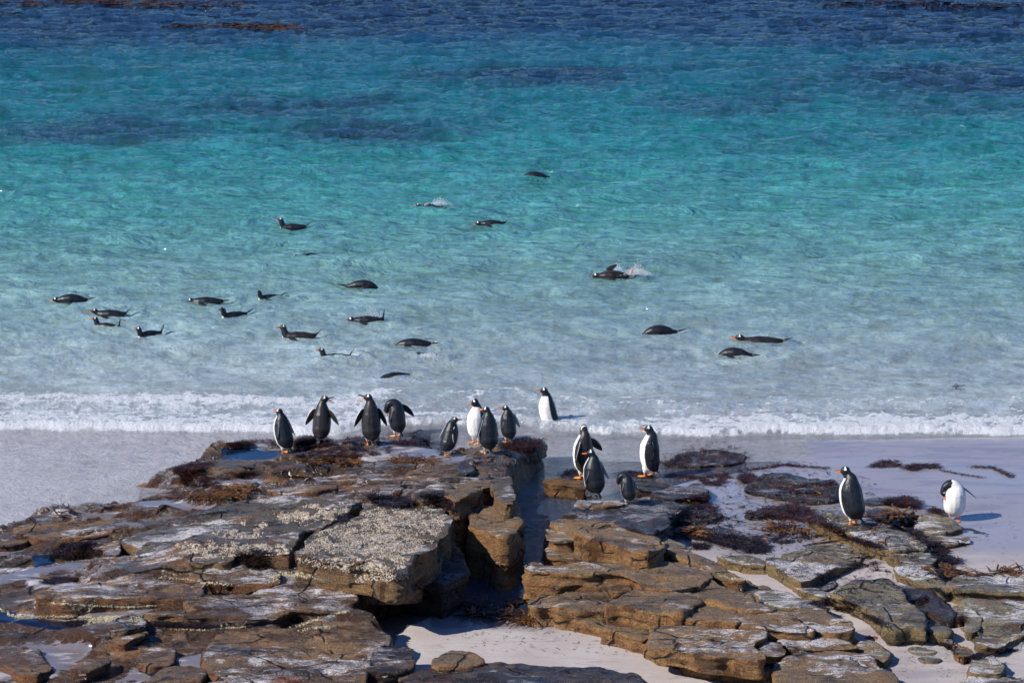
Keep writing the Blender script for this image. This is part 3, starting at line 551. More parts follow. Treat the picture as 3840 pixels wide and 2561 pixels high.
L('wet feathered sheet of rock level with the sand at right', 'D', [(1650, 905), (1850, 870), (2050, 885), (2160, 985), (2000, 985), (1720, 955)], 'wetgrey', z=.145, g=(0, 0), base=.0, vox=.024, amp=.4)
L('small submerged ridge of rock near the wave edge at right', 'D', [(1450, 225), (1590, 220), (1640, 250), (1580, 285), (1480, 270)], 'wetgrey', z=.055, g=(0, 0), base=-.05, vox=.022, amp=.4)
L('little dark rock tip in the foam behind the shelf', 'F', [(940, 1003), (960, 985), (985, 990), (990, 1005), (965, 1012)], 'wetgrey', z=.2, g=(0, 0), base=-.15, vox=.02, name='boulder')

# ------------------------------------------------------------------ raycast down the line of sight to find the surface a thing rests on
DG = bpy.context.evaluated_depsgraph_get(); DG.update()
def hit(u, v):
    d_ = Vector(ray(u, v)).normalized()
    ok, loc, nrm, idx, ob, _ = S.ray_cast(DG, Vector((0, 0, H)), d_)
    return (loc, nrm, ob) if ok else (Vector(at_z(u, v, 0.0)), Vector((0, 0, 1)), None)
# ------------------------------------------------------------------ small materials
def plain(name, col, rough=0.5, var=0.5, sc=8.0, spec=0.5, bump=0.0, obj=False):
    t = NT(name); co = t.coord()
    f = t.map(t.noise(co, sc, 4, 0.65), 0.3, 0.7, 1 - var, 1 + var)
    c = t.mix(1.0, col, t.n('ShaderNodeCombineColor', ins={0: f, 1: f, 2: f}).outputs[0], 'MULTIPLY')
    kw = {}
    if bump: kw['Normal'] = t.bump(t.noise(co, sc * 3, 4, 0.7), bump)
    return t.done(t.bsdf(Base_Color=c, Roughness=rough, Specular_IOR_Level=spec, **kw))
M['barn'] = plain('barnacle shell', (0.31, 0.26, 0.205), 0.85, 0.6, 24)
M['crust'] = plain('yellow shell crust', (0.37, 0.32, 0.20), 0.85, 0.5, 20)
M['weed_red'] = plain('red brown seaweed', (0.036, 0.013, 0.008), 0.28, 0.8, 5, 0.35)
M['weed_dark'] = plain('black purple seaweed', (0.018, 0.009, 0.007), 0.3, 0.6, 5, 0.4)
M['kelp'] = plain('olive orange kelp', (0.085, 0.036, 0.009), 0.45, 0.9, 4, 0.3)
M['red'] = plain('bright red algae', (0.22, 0.045, 0.025), 0.5, 0.5, 9, 0.3)
M['drift'] = plain('brown floating kelp', (0.045, 0.020, 0.007), 0.4, 1.0, 1.5, 0.35)
M['debris'] = plain('dark litter', (0.05, 0.03, 0.022), 0.6, 0.6, 9)
M['drop'] = plain('white water drops', (0.85, 0.88, 0.9), 0.25, 0.05, 9)

# ------------------------------------------------------------------ barnacles (real cones, joined per rock)
def scatter_px(poly, n, dens=None, seed=0):
    P = np.array(poly); r = np.random.default_rng(seed); lo = P.min(0); hi = P.max(0); out = []
    tries = 0
    while len(out) < n and tries < 40:
        q = r.uniform(lo, hi, (n * 2, 2)); q = q[in_poly(q[:, 0], q[:, 1], poly)]
        if dens is not None: q = q[r.uniform(0, 1, len(q)) < dens(q[:, 0], q[:, 1])]
        out.extend(q.tolist()); tries += 1
    return out[:n]
BK = {}
def barnacles(crop, pts, n, mat='barn', size=(0.006, 0.012), mask=0.0, seed=1, line=None):
    r = np.random.default_rng(seed)
    if line is not None:
        L_ = nat(crop, pts); pp = []
        seg = [math.hypot(L_[i + 1][0] - L_[i][0], L_[i + 1][1] - L_[i][1]) for i in range(len(L_) - 1)]; tot = sum(seg)
        for _ in range(n):
            s = r.uniform(0, tot); i = 0
            while i < len(seg) - 1 and s > seg[i]: s -= seg[i]; i += 1
            a, b = L_[i], L_[i + 1]; k = min(1, s / (seg[i] + 1e-6))
            pp.append((a[0] + (b[0] - a[0]) * k + r.normal(0, line * 1.5), a[1] + (b[1] - a[1]) * k + r.normal(0, line * 0.6)))
    else:
        pp = scatter_px(nat(crop, pts), n, (lambda a, b: sstep(mask - 0.22, mask + 0.22, fbm(a / 46, b / 22, oct=4, seed=seed) * 1.2 + 0.35 * sstep(2, -30, sdf_poly(a, b, nat(crop, pts))) - 0.22)) if mask > -1 else None, seed)
    for (u, v) in pp:
        loc, nrm, ob = hit(u, v)
        if ob is None or not ob.name.startswith(('rock', 'boulder')): continue
        BK.setdefault((ob.name, mat), []).append((loc, nrm, size[0] + (size[1] * 1.25 - size[0]) * r.uniform() ** 2))
barnacles('B', [(640, 740), (1000, 590), (1330, 570), (1480, 620), (1540, 700), (1400, 880), (1260, 950), (1230, 1030), (1100, 1040), (960, 985), (640, 955), (425, 925), (440, 870), (500, 830)], 9500, mask=-0.08, seed=3, size=(0.0035, 0.009))
barnacles('B', [(640, 960), (1000, 985), (1230, 1030), (1240, 1080), (1000, 1060), (840, 1050), (790, 1080), (700, 1020)], 900, mask=-0.2, seed=4)
barnacles('B', [(420, 950), (640, 965), (760, 1040), (600, 1040), (430, 1000)], 90, mask=-.9, seed=5)
barnacles('B', [(830, 1045), (1230, 1060), (1240, 1110), (1100, 1150), (840, 1150)], 260, mask=-.2, seed=6)
barnacles('B', [(250, 640), (520, 570), (700, 560), (900, 570), (660, 720), (470, 730), (330, 710)], 1300, mask=0.05, seed=7)
barnacles('B', [(0, 880), (180, 860), (380, 870), (400, 930), (180, 945), (0, 930)], 900, mask=-0.2, seed=8)
barnacles('A', [(1600, 960), (1800, 900), (2100, 930), (2351, 960), (2400, 1020), (2100, 1090), (1750, 1080)], 900, mask=0.0, seed=9)
barnacles('A', [(1700, 850), (2300, 740), (2500, 760), (2400, 900), (1900, 900)], 500, mask=0.15, seed=10)
for i, (c_, pts, n, w) in enumerate([('E1', [(0, 770), (120, 840), (200, 860), (700, 850), (1180, 860)], 900, 3), ('E1', [(900, 915), (1050, 880), (1170, 860)], 500, 6), ('E1', [(520, 710), (900, 740), (1300, 755), (1600, 740)], 600, 2.5),
    ('E1', [(1640, 450), (1900, 470), (2060, 490)], 160, 2), ('E1', [(2070, 500), (2350, 520)], 260, 3), ('E2', [(770, 960), (950, 920), (1100, 860), (1250, 820), (1370, 795)], 500, 3), ('E2', [(580, 500), (640, 440), (700, 410), (1000, 440)], 600, 7),
    ('E2', [(0, 970), (250, 965), (400, 940)], 200, 2), ('E1', [(1740, 975), (2100, 990), (2351, 965)], 260, 2), ('E2', [(900, 1000), (1010, 965), (1220, 950)], 260, 4), ('B', [(300, 690), (400, 650), (460, 650)], 260, 7),
    ('C', [(1870, 955), (2000, 985), (2150, 990)], 160, 3), ('E1', [(1400, 870), (1440, 900)], 120, 10)]):
    barnacles(c_, pts, int(n * .6), 'crust', (0.003, 0.008), seed=40 + i, line=w * 1.3)
ang = np.arange(6) * PI / 3
for (obn, mt), lst in BK.items():
    ob = bpy.data.objects[obn]; V = []; F = []
    base = Vector(ob.location)
    for loc, nrm, r_ in lst:
        q = nrm.to_track_quat('Z', 'Y').to_matrix(); a0 = random.random(); i0 = len(V); p0 = loc - base
        hgt = r_ * random.uniform(0.6, 1.0)
        for a in ang: V.append(p0 + q @ Vector((r_ * math.cos(a + a0), r_ * math.sin(a + a0), -0.002)))
        for a in ang: V.append(p0 + q @ Vector((r_ * .55 * math.cos(a + a0), r_ * .55 * math.sin(a + a0), hgt)))
        V.append(p0 + q @ Vector((0, 0, hgt * 0.8)))
        for k in range(6):
            k2 = (k + 1) % 6
            F += [(i0 + k, i0 + k2, i0 + 6 + k2), (i0 + k, i0 + 6 + k2, i0 + 6 + k), (i0 + 6 + k, i0 + 6 + k2, i0 + 12)]
    me = mesh_np('barnacle_crust', np.array([tuple(v) for v in V]), np.array(F))
    link('barnacle_crust', me, M[mt], parent=ob, kind='stuff')

# ------------------------------------------------------------------ seaweed and kelp
def blades(pts, rr, length, width, lift=0.5, curl=0.6):
    """pts list of (loc, normal); returns V,F of bent ribbons"""
    n = len(pts); L0 = np.array([tuple(p[0]) for p in pts]).reshape(-1, 3)
    az = rr.uniform(0, 2 * PI, n); ln = rr.uniform(length[0], length[1] * 1.35, n); wd = rr.uniform(*width, n); li = rr.uniform(0, lift, n)
    d = np.stack([np.cos(az), np.sin(az), np.zeros(n)], 1); s = np.stack([-np.sin(az), np.cos(az), np.zeros(n)], 1)
    V = []; K = 4
    tw = rr.uniform(-0.8, 0.8, n)
    for k in range(K):
        f = k / (K - 1); z = np.sin(f * PI * rr.uniform(.6, 1.0, n)) * li * ln * 0.6 + 0.006
        bendv = s * (rr.normal(0, curl * 0.22, n) * ln * f)[:, None]
        p = L0 + d * (f * ln)[:, None] + bendv + np.stack([0 * z, 0 * z, z], 1)
        w = wd * (0.5 + 1.1 * f - 1.35 * f * f + 0.05)
        up = np.stack([0 * z, 0 * z, w * np.sin(tw * (0.4 + f))], 1)
        V += [p - s * w[:, None] * 0.5 - up * .5, p + s * w[:, None] * 0.5 + up * .5]
    V = np.stack(V, 1).reshape(-1, 3); F = []
    b = np.arange(n)[:, None] * (2 * K)
    for k in range(K - 1): F.append(b + np.array([2 * k, 2 * k + 1, 2 * k + 3, 2 * k + 2]))
    return V, np.concatenate(F)
WN = 0
def weed(label, crop, pts, n, mat='weed_red', length=(0.03, 0.075), width=(0.004, 0.010), lift=0.38, mask=0.0, name='seaweed_mat', cat='seaweed', line=None, zfix=None, pile=0.0):
    global WN
    WN += 1; r = np.random.default_rng(200 + WN)
    if line is None:
        px = scatter_px(nat(crop, pts), n, lambda a, b: sstep(mask - 0.15, mask + 0.15, fbm(a / 30, b / 13, oct=3, seed=WN)) if mask > -1 else np.ones_like(a), 300 + WN)
    else:
        L_ = nat(crop, pts); px = []
        for _ in range(n):
            i = r.integers(0, len(L_) - 1); k = r.uniform(); px.append((L_[i][0] + (L_[i + 1][0] - L_[i][0]) * k + r.normal(0, line * 1.6), L_[i][1] + (L_[i + 1][1] - L_[i][1]) * k + r.normal(0, line * .5)))
    P = []
    for (u, v) in px:
        if zfix is None: loc, nrm, _ = hit(u, v)
        else: loc = Vector(at_z(u, v, zfix))
        if pile: loc = loc + Vector((0, 0, r.uniform(0, pile)))
        P.append((loc, 0))
    V, F = blades(P, r, length, width, lift)
    c = V.mean(0); me = mesh_np(name, V - c, F, smooth=False)
    return link(name, me, M[mat], kind='stuff', label=label, category=cat, location=None) if False else place(name, me, mat, c, label, cat)
def place(name, me, mat, c, label, cat, kind='stuff'):
    o = link(name, me, M[mat]); o.location = c; o['label'] = label; o['category'] = cat
    if kind: o['kind'] = kind
    return o
weed('red brown seaweed mat under the two quarrelling penguins', 'B', [(420, 105), (560, 95), (720, 60), (1000, 45), (1250, 40), (1290, 85), (1120, 110), (900, 110), (760, 130), (640, 150), (440, 190), (400, 150)], 6500, mask=-.6, pile=.05)
weed('red seaweed fringe on the far left end of the shelf ridge', 'B', [(-110, 150), (0, 122), (250, 112), (270, 135), (60, 145), (-60, 175)], 1300, mask=-.5, pile=.04)
weed('red seaweed mat under the four grouped penguins', 'B', [(1080, 130), (1300, 110), (1450, 105), (1700, 95), (2000, 85), (2200, 95), (2230, 115), (2120, 180), (1980, 165), (1900, 145), (1500, 140), (1200, 150)], 4800, mask=-.5, pile=.04)
weed('seaweed hanging over the corner slab of the shelf', 'P', [(1000, 1000), (1250, 910), (1560, 930), (1600, 950), (1500, 1060), (1400, 1180), (1380, 1080), (1050, 1075)], 1500, mask=-.4, pile=.02)
weed('thin red weed streaks below the quarrelling penguins', 'B', [(400, 200), (700, 150), (1100, 150), (1100, 200), (850, 230), (500, 250)], 1500, mask=.05)
weed('curved brown weed bank at the left of the rock pool', 'A', [(1585, 285), (1700, 240), (2000, 215), (1900, 260), (1800, 300), (1700, 340), (1650, 340)], 1900, mask=-.6, pile=.04)
weed('scattered weed around the sandy pool on the shelf', 'A', [(1650, 340), (1820, 300), (2000, 380), (2250, 290), (2351, 290), (2351, 330), (2100, 350), (1950, 460), (1700, 410)], 1500, mask=.1)
weed('olive kelp drift along the middle of the shelf', 'B', [(450, 250), (700, 225), (850, 235), (880, 280), (600, 280), (460, 270)], 420, 'kelp', (0.05, 0.12), (0.010, 0.020), mask=-.3, name='kelp_drift', cat='kelp')
weed('olive kelp drift right of the pool reflection', 'B', [(1100, 250), (1250, 235), (1460, 250), (1450, 268), (1150, 272)], 260, 'kelp', (0.06, 0.2), (0.010, 0.022), mask=-.3, name='kelp_drift', cat='kelp')
weed('long line of orange kelp at the left of the shelf', 'A', [(1350, 540), (1900, 500), (2100, 440), (2351, 430), (2351, 480), (2150, 540), (1800, 560)], 520, 'kelp', (0.05, 0.13), (0.010, 0.020), mask=-.2, name='kelp_drift', cat='kelp')
weed('loose kelp bits near the left waterline', 'A', [(350, 600), (900, 570), (1300, 620), (800, 690), (400, 780), (150, 790)], 60, 'kelp', (0.06, 0.16), (0.012, 0.022), mask=.1, name='kelp_drift', cat='kelp')
weed('black tufts of weed at the back of the barnacle rock', 'B', [(940, 530), (1080, 530), (1310, 560), (1240, 600), (1050, 595), (950, 560)], 1300, 'weed_dark', (0.04, 0.10), (0.006, 0.016), mask=-.6, pile=.05)
weed('black weed in the corner between barnacle rock and rust-faced block', 'B', [(1300, 520), (1500, 510), (1560, 570), (1560, 640), (1440, 560)], 900, 'weed_dark', (0.04, 0.10), (0.006, 0.016), mask=-.7, pile=.05)
weed('small black weed clump in the middle of the barnacles', 'B', [(700, 665), (770, 660), (800, 700), (720, 705)], 260, 'weed_dark', (0.03, 0.08), (0.006, 0.014), mask=-1, pile=.03)
weed('black weed in the hollow below the grey slab', 'B', [(0, 930), (180, 925), (180, 980), (200, 1040), (50, 1035), (0, 1000)], 700, 'weed_dark', (0.04, 0.10), (0.006, 0.018), mask=-.6, pile=.04)
weed('weed growing from the foot of the channel pillar', 'B', [(2060, 790), (2170, 790), (2150, 830), (2070, 830)], 500, 'weed_dark', (0.04, 0.10), (0.006, 0.014), mask=-1, pile=.08)
weed('broad patch of dark purple weed on the left rocks', 'A', [(440, 1090), (560, 960), (850, 940), (870, 990), (940, 1040), (900, 1080), (620, 1115)], 3400, 'weed_dark', (0.02, 0.06), (0.004, 0.010), mask=-.25, pile=.015)
weed('small dark weed patch in the sandy hollow at left', 'A', [(360, 1310), (500, 1265), (700, 1270), (740, 1290), (600, 1310), (480, 1325)], 1000, 'weed_dark', (0.02, 0.06), (0.004, 0.010), mask=-.5)
weed('dark weed rim along the deep blue pool', 'E1', [(1480, 930), (1700, 900), (1900, 930), (2300, 950), (2300, 970), (1800, 970), (1500, 950)], 1000, 'weed_dark', (0.02, 0.06), (0.004, 0.010), mask=-.6)
weed('little weed tuft beside the lower left pool', 'E1', [(670, 910), (800, 900), (880, 920), (750, 940), (690, 930)], 350, 'weed_dark', (0.02, 0.06), (0.004, 0.010), mask=-1)
weed('heap of wet kelp where the channel meets the cove sand', 'E3', [(380, 860), (500, 790), (700, 740), (880, 680), (1030, 690), (1050, 780), (880, 830), (850, 880), (600, 890)], 420, 'weed_dark', (0.08, 0.24), (0.012, 0.03), mask=-.2, name='kelp_heap', cat='kelp', pile=.03)
weed('yellow kelp stalks at the corner of the ochre rocks', 'E3', [(840, 880), (1000, 900), (1100, 870), (1080, 900), (1000, 930), (880, 900)], 60, 'kelp', (0.1, 0.3), (0.012, 0.022), mask=-1, name='kelp_heap', cat='kelp', pile=.02)
weed('red weed under the wings-out penguin at right of the channel', 'C', [(460, 90), (530, 40), (640, 35), (690, 70), (700, 130), (600, 115), (480, 100)], 900, 'weed_red', mask=-.6, pile=.03)
weed('weed line under the walking penguin', 'C', [(980, 75), (1060, 45), (1200, 60), (1330, 100), (1300, 110), (1100, 90)], 700, mask=-.4, pile=.02)
weed('dark weed tufts in the thin water behind the right rocks', 'C', [(1370, 90), (1500, 70), (1700, 95), (1950, 60), (1980, 110), (1880, 180), (1750, 160), (1700, 110), (1500, 100)], 1500, mask=0.0)
weed('seaweed islands in the swash right of centre', 'N', [(2440, 1740), (2560, 1680), (2700, 1665), (2800, 1690), (2820, 1730), (2680, 1750), (2500, 1760)], 1700, mask=.05, pile=.02)
weed('seaweed clump capping the flat island at its left tip', 'C', [(2030, 100), (2100, 70), (2170, 75), (2210, 125), (2130, 150), (2090, 160)], 900, mask=-1, pile=.03)
weed('dark weed drift running down between the right rocks', 'C', [(1560, 290), (1700, 240), (1780, 240), (1750, 330), (1870, 390), (1800, 410), (1650, 350)], 1500, 'weed_red', mask=-.25, pile=.02)
weed('litter of brown weed on the sandy flat, upper part', 'C', [(1400, 420), (1600, 370), (1900, 420), (2000, 440), (2100, 520), (1800, 560), (1500, 520)], 700, 'weed_dark', (0.03, 0.10), (0.005, 0.012), mask=.1)
weed('thick weed band across the sandy flat', 'C', [(1320, 600), (1500, 580), (1800, 590), (2000, 600), (2200, 650), (2330, 720), (2280, 760), (2100, 760), (1900, 700), (1700, 650), (1500, 640)], 3000, 'weed_dark', (0.03, 0.09), (0.005, 0.012), mask=-.05, pile=.02)
weed('patch of black weed beside the narrow diagonal pool', 'C', [(1600, 690), (1760, 690), (1780, 730), (1650, 730)], 500, 'weed_dark', mask=-1, pile=.02)
weed('golden kelp tangle on the sandy flat behind the ochre block', 'C', [(1560, 590), (1640, 555), (1760, 585), (1780, 620), (1600, 610)], 90, 'kelp', (0.06, 0.18), (0.02, 0.04), mask=-1, name='kelp_drift', cat='kelp', pile=.04)
weed('brown weed and kelp heap left of the olive slab', 'D', [(0, 640), (130, 600), (330, 560), (450, 560), (560, 620), (700, 720), (820, 780), (830, 830), (700, 760), (520, 700), (300, 680), (100, 660)], 2600, 'weed_red', (0.03, 0.09), (0.005, 0.014), mask=-.3, pile=.04)
weed('yellow kelp strands below the weed heap', 'D', [(150, 740), (300, 700), (520, 760), (450, 800), (200, 790)], 120, 'kelp', (0.08, 0.2), (0.012, 0.026), mask=-.3, name='kelp_drift', cat='kelp')
weed('sparse weed on sand left of the mottled slab', 'D', [(0, 820), (200, 800), (420, 780), (640, 800), (600, 840), (300, 890), (100, 960), (0, 960)], 1200, 'weed_dark', (0.02, 0.07), (0.004, 0.010), mask=.1)
weed('weed seam under the long olive slab', 'D', [(700, 760), (900, 830), (1180, 920), (1140, 930), (1000, 900), (860, 850), (740, 790)], 900, 'weed_dark', (0.02, 0.07), (0.004, 0.012), mask=-.3, pile=.02)
weed('small weed curl on the wet sand of the right pocket', 'D', [(860, 1080), (920, 1040), (980, 1050), (960, 1090)], 200, 'weed_dark', (0.02, 0.07), (0.004, 0.012), mask=-1)
weed('fine weed flecks on the right sand pocket', 'D', [(960, 960), (1120, 1000), (1100, 1110), (1250, 1110), (1200, 1140), (1000, 1080)], 220, 'weed_dark', (0.02, 0.06), (0.004, 0.010), mask=.15)
weed('kelp and weed gully right of the olive ridge', 'D', [(1290, 740), (1420, 770), (1530, 860), (1640, 900), (1700, 1000), (1840, 1050), (1640, 1070), (1560, 960), (1500, 880)], 1900, 'weed_dark', (0.03, 0.09), (0.005, 0.014), mask=-.4, pile=.03)
weed('brown kelp straps between the olive slab and the round rock', 'D', [(1080, 680), (1230, 650), (1460, 645), (1400, 700), (1250, 720), (1150, 700)], 130, 'kelp', (0.1, 0.28), (0.02, 0.045), mask=-1, name='kelp_drift', cat='kelp', pile=.04)
weed('dome of red weed between the two right-hand penguins', 'D', [(1150, 545), (1250, 515), (1400, 508), (1500, 570), (1440, 590), (1250, 575)], 2000, 'weed_red', mask=-1, pile=.06)
weed('weed cap behind the rock of the bent penguin', 'D', [(1530, 610), (1600, 595), (1700, 640), (1680, 655), (1600, 625)], 600, 'weed_red', mask=-1, pile=.04)
weed('weed fragments on the flat wet island', 'D', [(280, 400), (500, 370), (700, 350), (770, 380), (700, 430), (540, 470), (300, 430)], 900, 'weed_red', (0.02, 0.07), (0.004, 0.010), mask=.05)
weed('weed tuft far out on the right wet sand, left one', 'D', [(1010, 230), (1150, 180), (1280, 175), (1310, 225), (1150, 235)], 700, 'weed_red', mask=-.15)
weed('weed tuft over the small ridge on the right wet sand', 'D', [(1310, 245), (1400, 215), (1600, 212), (1650, 245), (1500, 240), (1420, 265)], 900, 'weed_red', mask=-.5, pile=.02)
weed('thin weed tail trailing from the small ridge', 'D', [(1640, 258), (1800, 290), (2000, 320)], 260, 'weed_red', (0.02, 0.05), (0.004, 0.008), line=2.2)
weed('weed streak nearest the right edge of the wet sand', 'D', [(1900, 228), (2080, 235), (2180, 280), (2260, 318)], 420, 'weed_red', (0.02, 0.06), (0.004, 0.010), line=4)
weed('weed lines in front of the flat wet island', 'D', [(10, 260), (170, 235), (320, 210), (440, 225), (680, 240)], 700, 'weed_red', (0.02, 0.06), (0.004, 0.010), line=4)
weed('kelp pile in the notch above the egg-shaped stone', 'E5', [(1400, 400), (1550, 340), (1640, 380), (1620, 440), (1560, 490), (1450, 450)], 90, 'kelp', (0.08, 0.2), (0.02, 0.045), mask=-1, name='kelp_drift', cat='kelp', pile=.04)
weed('kelp strip along the top of the white-streaked flat slab', 'E5', [(1650, 425), (1850, 415), (2100, 395), (2351, 410)], 80, 'kelp', (0.08, 0.2), (0.014, 0.03), line=4, name='kelp_drift', cat='kelp')
weed('black weed seam under the white-streaked flat slab', 'E5', [(1420, 560), (1560, 640), (1800, 620), (2100, 650), (2351, 655)], 900, 'weed_dark', (0.02, 0.05), (0.004, 0.010), line=4)
weed('weed below the grey slabs in the diagonal pool', 'E5', [(150, 720), (300, 660), (500, 680), (700, 760), (560, 800), (350, 790)], 1300, 'weed_dark', (0.02, 0.06), (0.004, 0.010), mask=.05)
weed('weed in shadow along the yellow edge of the dusted slab', 'E5', [(700, 820), (820, 850), (980, 960), (900, 950), (760, 880)], 500, 'weed_dark', (0.03, 0.08), (0.004, 0.010), mask=-1)
weed('weed in the cracks around the kidney-shaped stone', 'E5', [(1640, 860), (1740, 830), (1780, 900), (1740, 950), (1650, 920)], 400, 'weed_dark', (0.02, 0.05), (0.004, 0.008), mask=-.4)
weed('black weed gully at the lower right', 'E5', [(1440, 1130), (1600, 1120), (1680, 1250), (1830, 1260), (2000, 1180), (2300, 1200), (2100, 1230), (1850, 1290), (1720, 1290), (1560, 1170)], 1500, 'weed_dark', (0.02, 0.05), (0.004, 0.010), mask=-.2)
weed('weed specks on the grey rock sheet at right', 'E5', [(1240, 680), (1340, 640), (1360, 670), (1300, 740), (1260, 720)], 400, 'weed_dark', (0.02, 0.05), (0.004, 0.010), mask=-.5)
weed('dark kelp frond floating behind the breaker at right', 'F', [(2045, 883), (2110, 882), (2215, 887), (2190, 894), (2080, 893)], 110, 'weed_dark', (0.08, 0.2), (0.012, 0.02), mask=-1, zfix=.0, lift=.02, name='floating_kelp', cat='kelp')
weed('fine dark litter strewn over the cove sand', 'E3', [(300, 1000), (900, 960), (1400, 950), (2000, 1040), (2300, 1200), (1900, 1250), (1000, 1250), (500, 1180), (200, 1100)], 160, 'debris', (0.015, 0.06), (0.004, 0.010), mask=-.1, name='beach_litter', cat='litter', lift=.3)
weed('fine dark litter on the open sand at lower right', 'E5', [(800, 1050), (1200, 1000), (1600, 1200), (1800, 1350), (1700, 1534), (1100, 1500), (950, 1250)], 160, 'debris', (0.008, 0.03), (0.003, 0.008), mask=-.1, name='beach_litter', cat='litter', lift=.3)
weed('tiny weed bits on the smooth wet beach at the right edge', 'D', [(1500, 430), (2200, 480), (2300, 700), (2300, 1100), (1900, 1060), (1900, 700)], 90, 'debris', (0.01, 0.04), (0.004, 0.008), mask=-.1, name='beach_litter', cat='litter', lift=.3)
# kelp floating far out
weed('loose dark weed bits across the right-hand rock flats', 'N', [(2620, 1780), (3000, 1720), (3300, 1800), (3350, 1900), (3500, 2100), (3500, 2300), (3100, 2250), (2900, 2130), (2700, 2080), (2450, 1990), (2500, 1880)], 2600, 'weed_dark', (0.02, 0.08), (0.004, 0.011), mask=.12)
weed('scattered brown kelp scraps over the right-hand rock flats', 'N', [(2650, 1850), (2950, 1880), (3250, 1960), (3450, 2050), (3350, 2120), (3000, 2050), (2750, 2040), (2500, 1960)], 240, 'kelp', (0.04, 0.14), (0.010, 0.026), mask=.0, name='kelp_drift', cat='kelp')
weed('bright red algae streak at the bottom edge of the brown slab', 'E2', [(560, 1500), (720, 1485), (860, 1500), (900, 1530), (700, 1525)], 110, 'red', (0.02, 0.05), (0.004, 0.010), mask=-.5)
weed('small bright red algae scrap on the lower right sand', 'E5', [(725, 1068), (790, 1062), (835, 1080), (760, 1085)], 50, 'red', (0.02, 0.05), (0.006, 0.012), mask=-1)
weed('kelp canopy breaking the surface at the far top left', 'N', [(-100, 8), (300, 0), (930, 10), (940, 26), (700, 30), (350, 22), (200, 26), (0, 14)], 520, 'drift', (0.15, 0.6), (0.04, 0.10), mask=.1, zfix=.03, lift=.25, name='floating_kelp', cat='kelp')
weed('long raft of floating kelp, second from the top left', 'N', [(480, 98), (700, 92), (1080, 95), (1115, 108), (1100, 118), (900, 110), (700, 104)], 330, 'drift', (0.15, 0.5), (0.04, 0.10), mask=.05, zfix=.03, lift=.25, name='floating_kelp', cat='kelp')
weed('tip of floating kelp at the left picture edge', 'N', [(-60, 50), (60, 50), (70, 58), (-60, 60)], 40, 'weed_dark', (0.2, 0.5), (0.04, 0.12), mask=-1, zfix=.04, lift=.4, name='floating_kelp', cat='kelp')
weed('dark kelp lines floating at the far top right', 'N', [(3050, 18), (3250, 6), (3500, 10), (3840, 22), (3840, 30), (3500, 34), (3300, 24), (3100, 26)], 380, 'weed_dark', (0.2, 0.6), (0.04, 0.10), mask=-.1, zfix=.04, lift=.3, name='floating_kelp', cat='kelp')
# single kelp stalks and straps
def stalk(label, crop, pts, w=0.02, mat='kelp'):
    L_ = nat(crop, pts); Q = []
    for i in range(len(L_) - 1):
        for k in np.linspace(0, 1, 7)[:-1]: Q.append((L_[i][0] + (L_[i + 1][0] - L_[i][0]) * k, L_[i][1] + (L_[i + 1][1] - L_[i][1]) * k))
    P = np.array([tuple(hit(u, v)[0]) for u, v in Q]); P[:, 2] += w * 0.5
    T = np.gradient(P, axis=0); T /= np.linalg.norm(T, axis=1)[:, None] + 1e-9
    s = np.cross(T, [0, 0, 1]); s /= np.linalg.norm(s, axis=1)[:, None] + 1e-9; u_ = np.cross(s, T)
    n = len(P); V = []; K = 6
    for i in range(n):
        f = i / (n - 1); ww = w * (0.6 + 0.5 * math.sin(f * PI)) * (1 + 0.3 * math.sin(i * 2.1))
        for k in range(K):
            a = 2 * PI * k / K; V.append(P[i] + s[i] * math.cos(a) * ww * 0.5 + u_[i] * math.sin(a) * ww * 0.22)
    F = [(i * K + k, i * K + (k + 1) % K, (i + 1) * K + (k + 1) % K, (i + 1) * K + k) for i in range(n - 1) for k in range(K)]
    V = np.array(V); c = V.mean(0)
    place('kelp_stalk', mesh_np('kelp_stalk', V - c, np.array(F)), mat, c, label, 'kelp', kind=None)
stalk('looped orange kelp stalk lying on the crack at left', 'A', [(1135, 850), (1090, 822), (1045, 825), (1030, 850), (1060, 870), (1130, 865), (1190, 845)], .022)
stalk('long orange kelp strap left of the mottled slab', 'D', [(470, 905), (560, 885), (680, 872), (800, 855), (880, 850)], .03)
stalk('thick yellow kelp stalk on the cove sand', 'E3', [(840, 880), (900, 900), (990, 915), (1060, 890), (1100, 880), (1090, 860)], .03)
stalk('thin pale kelp stalk across the back of the shelf', 'B', [(1190, 238), (1260, 250), (1340, 262), (1460, 256)], .016)
stalk('brown kelp strap near the upper left pool edge', 'A', [(2180, 240), (2260, 258), (2351, 268)], .03, 'weed_red')
stalk('dark kelp strap on wet sand at the channel end', 'E3', [(570, 900), (620, 905), (665, 895)], .022, 'weed_dark')
stalk('red brown weed strand on the cove sand', 'E3', [(665, 955), (700, 970), (725, 975)], .016, 'weed_red')
stalk('kelp strap sticking up on the flat wet island', 'D', [(580, 430), (610, 455), (640, 470)], .04)

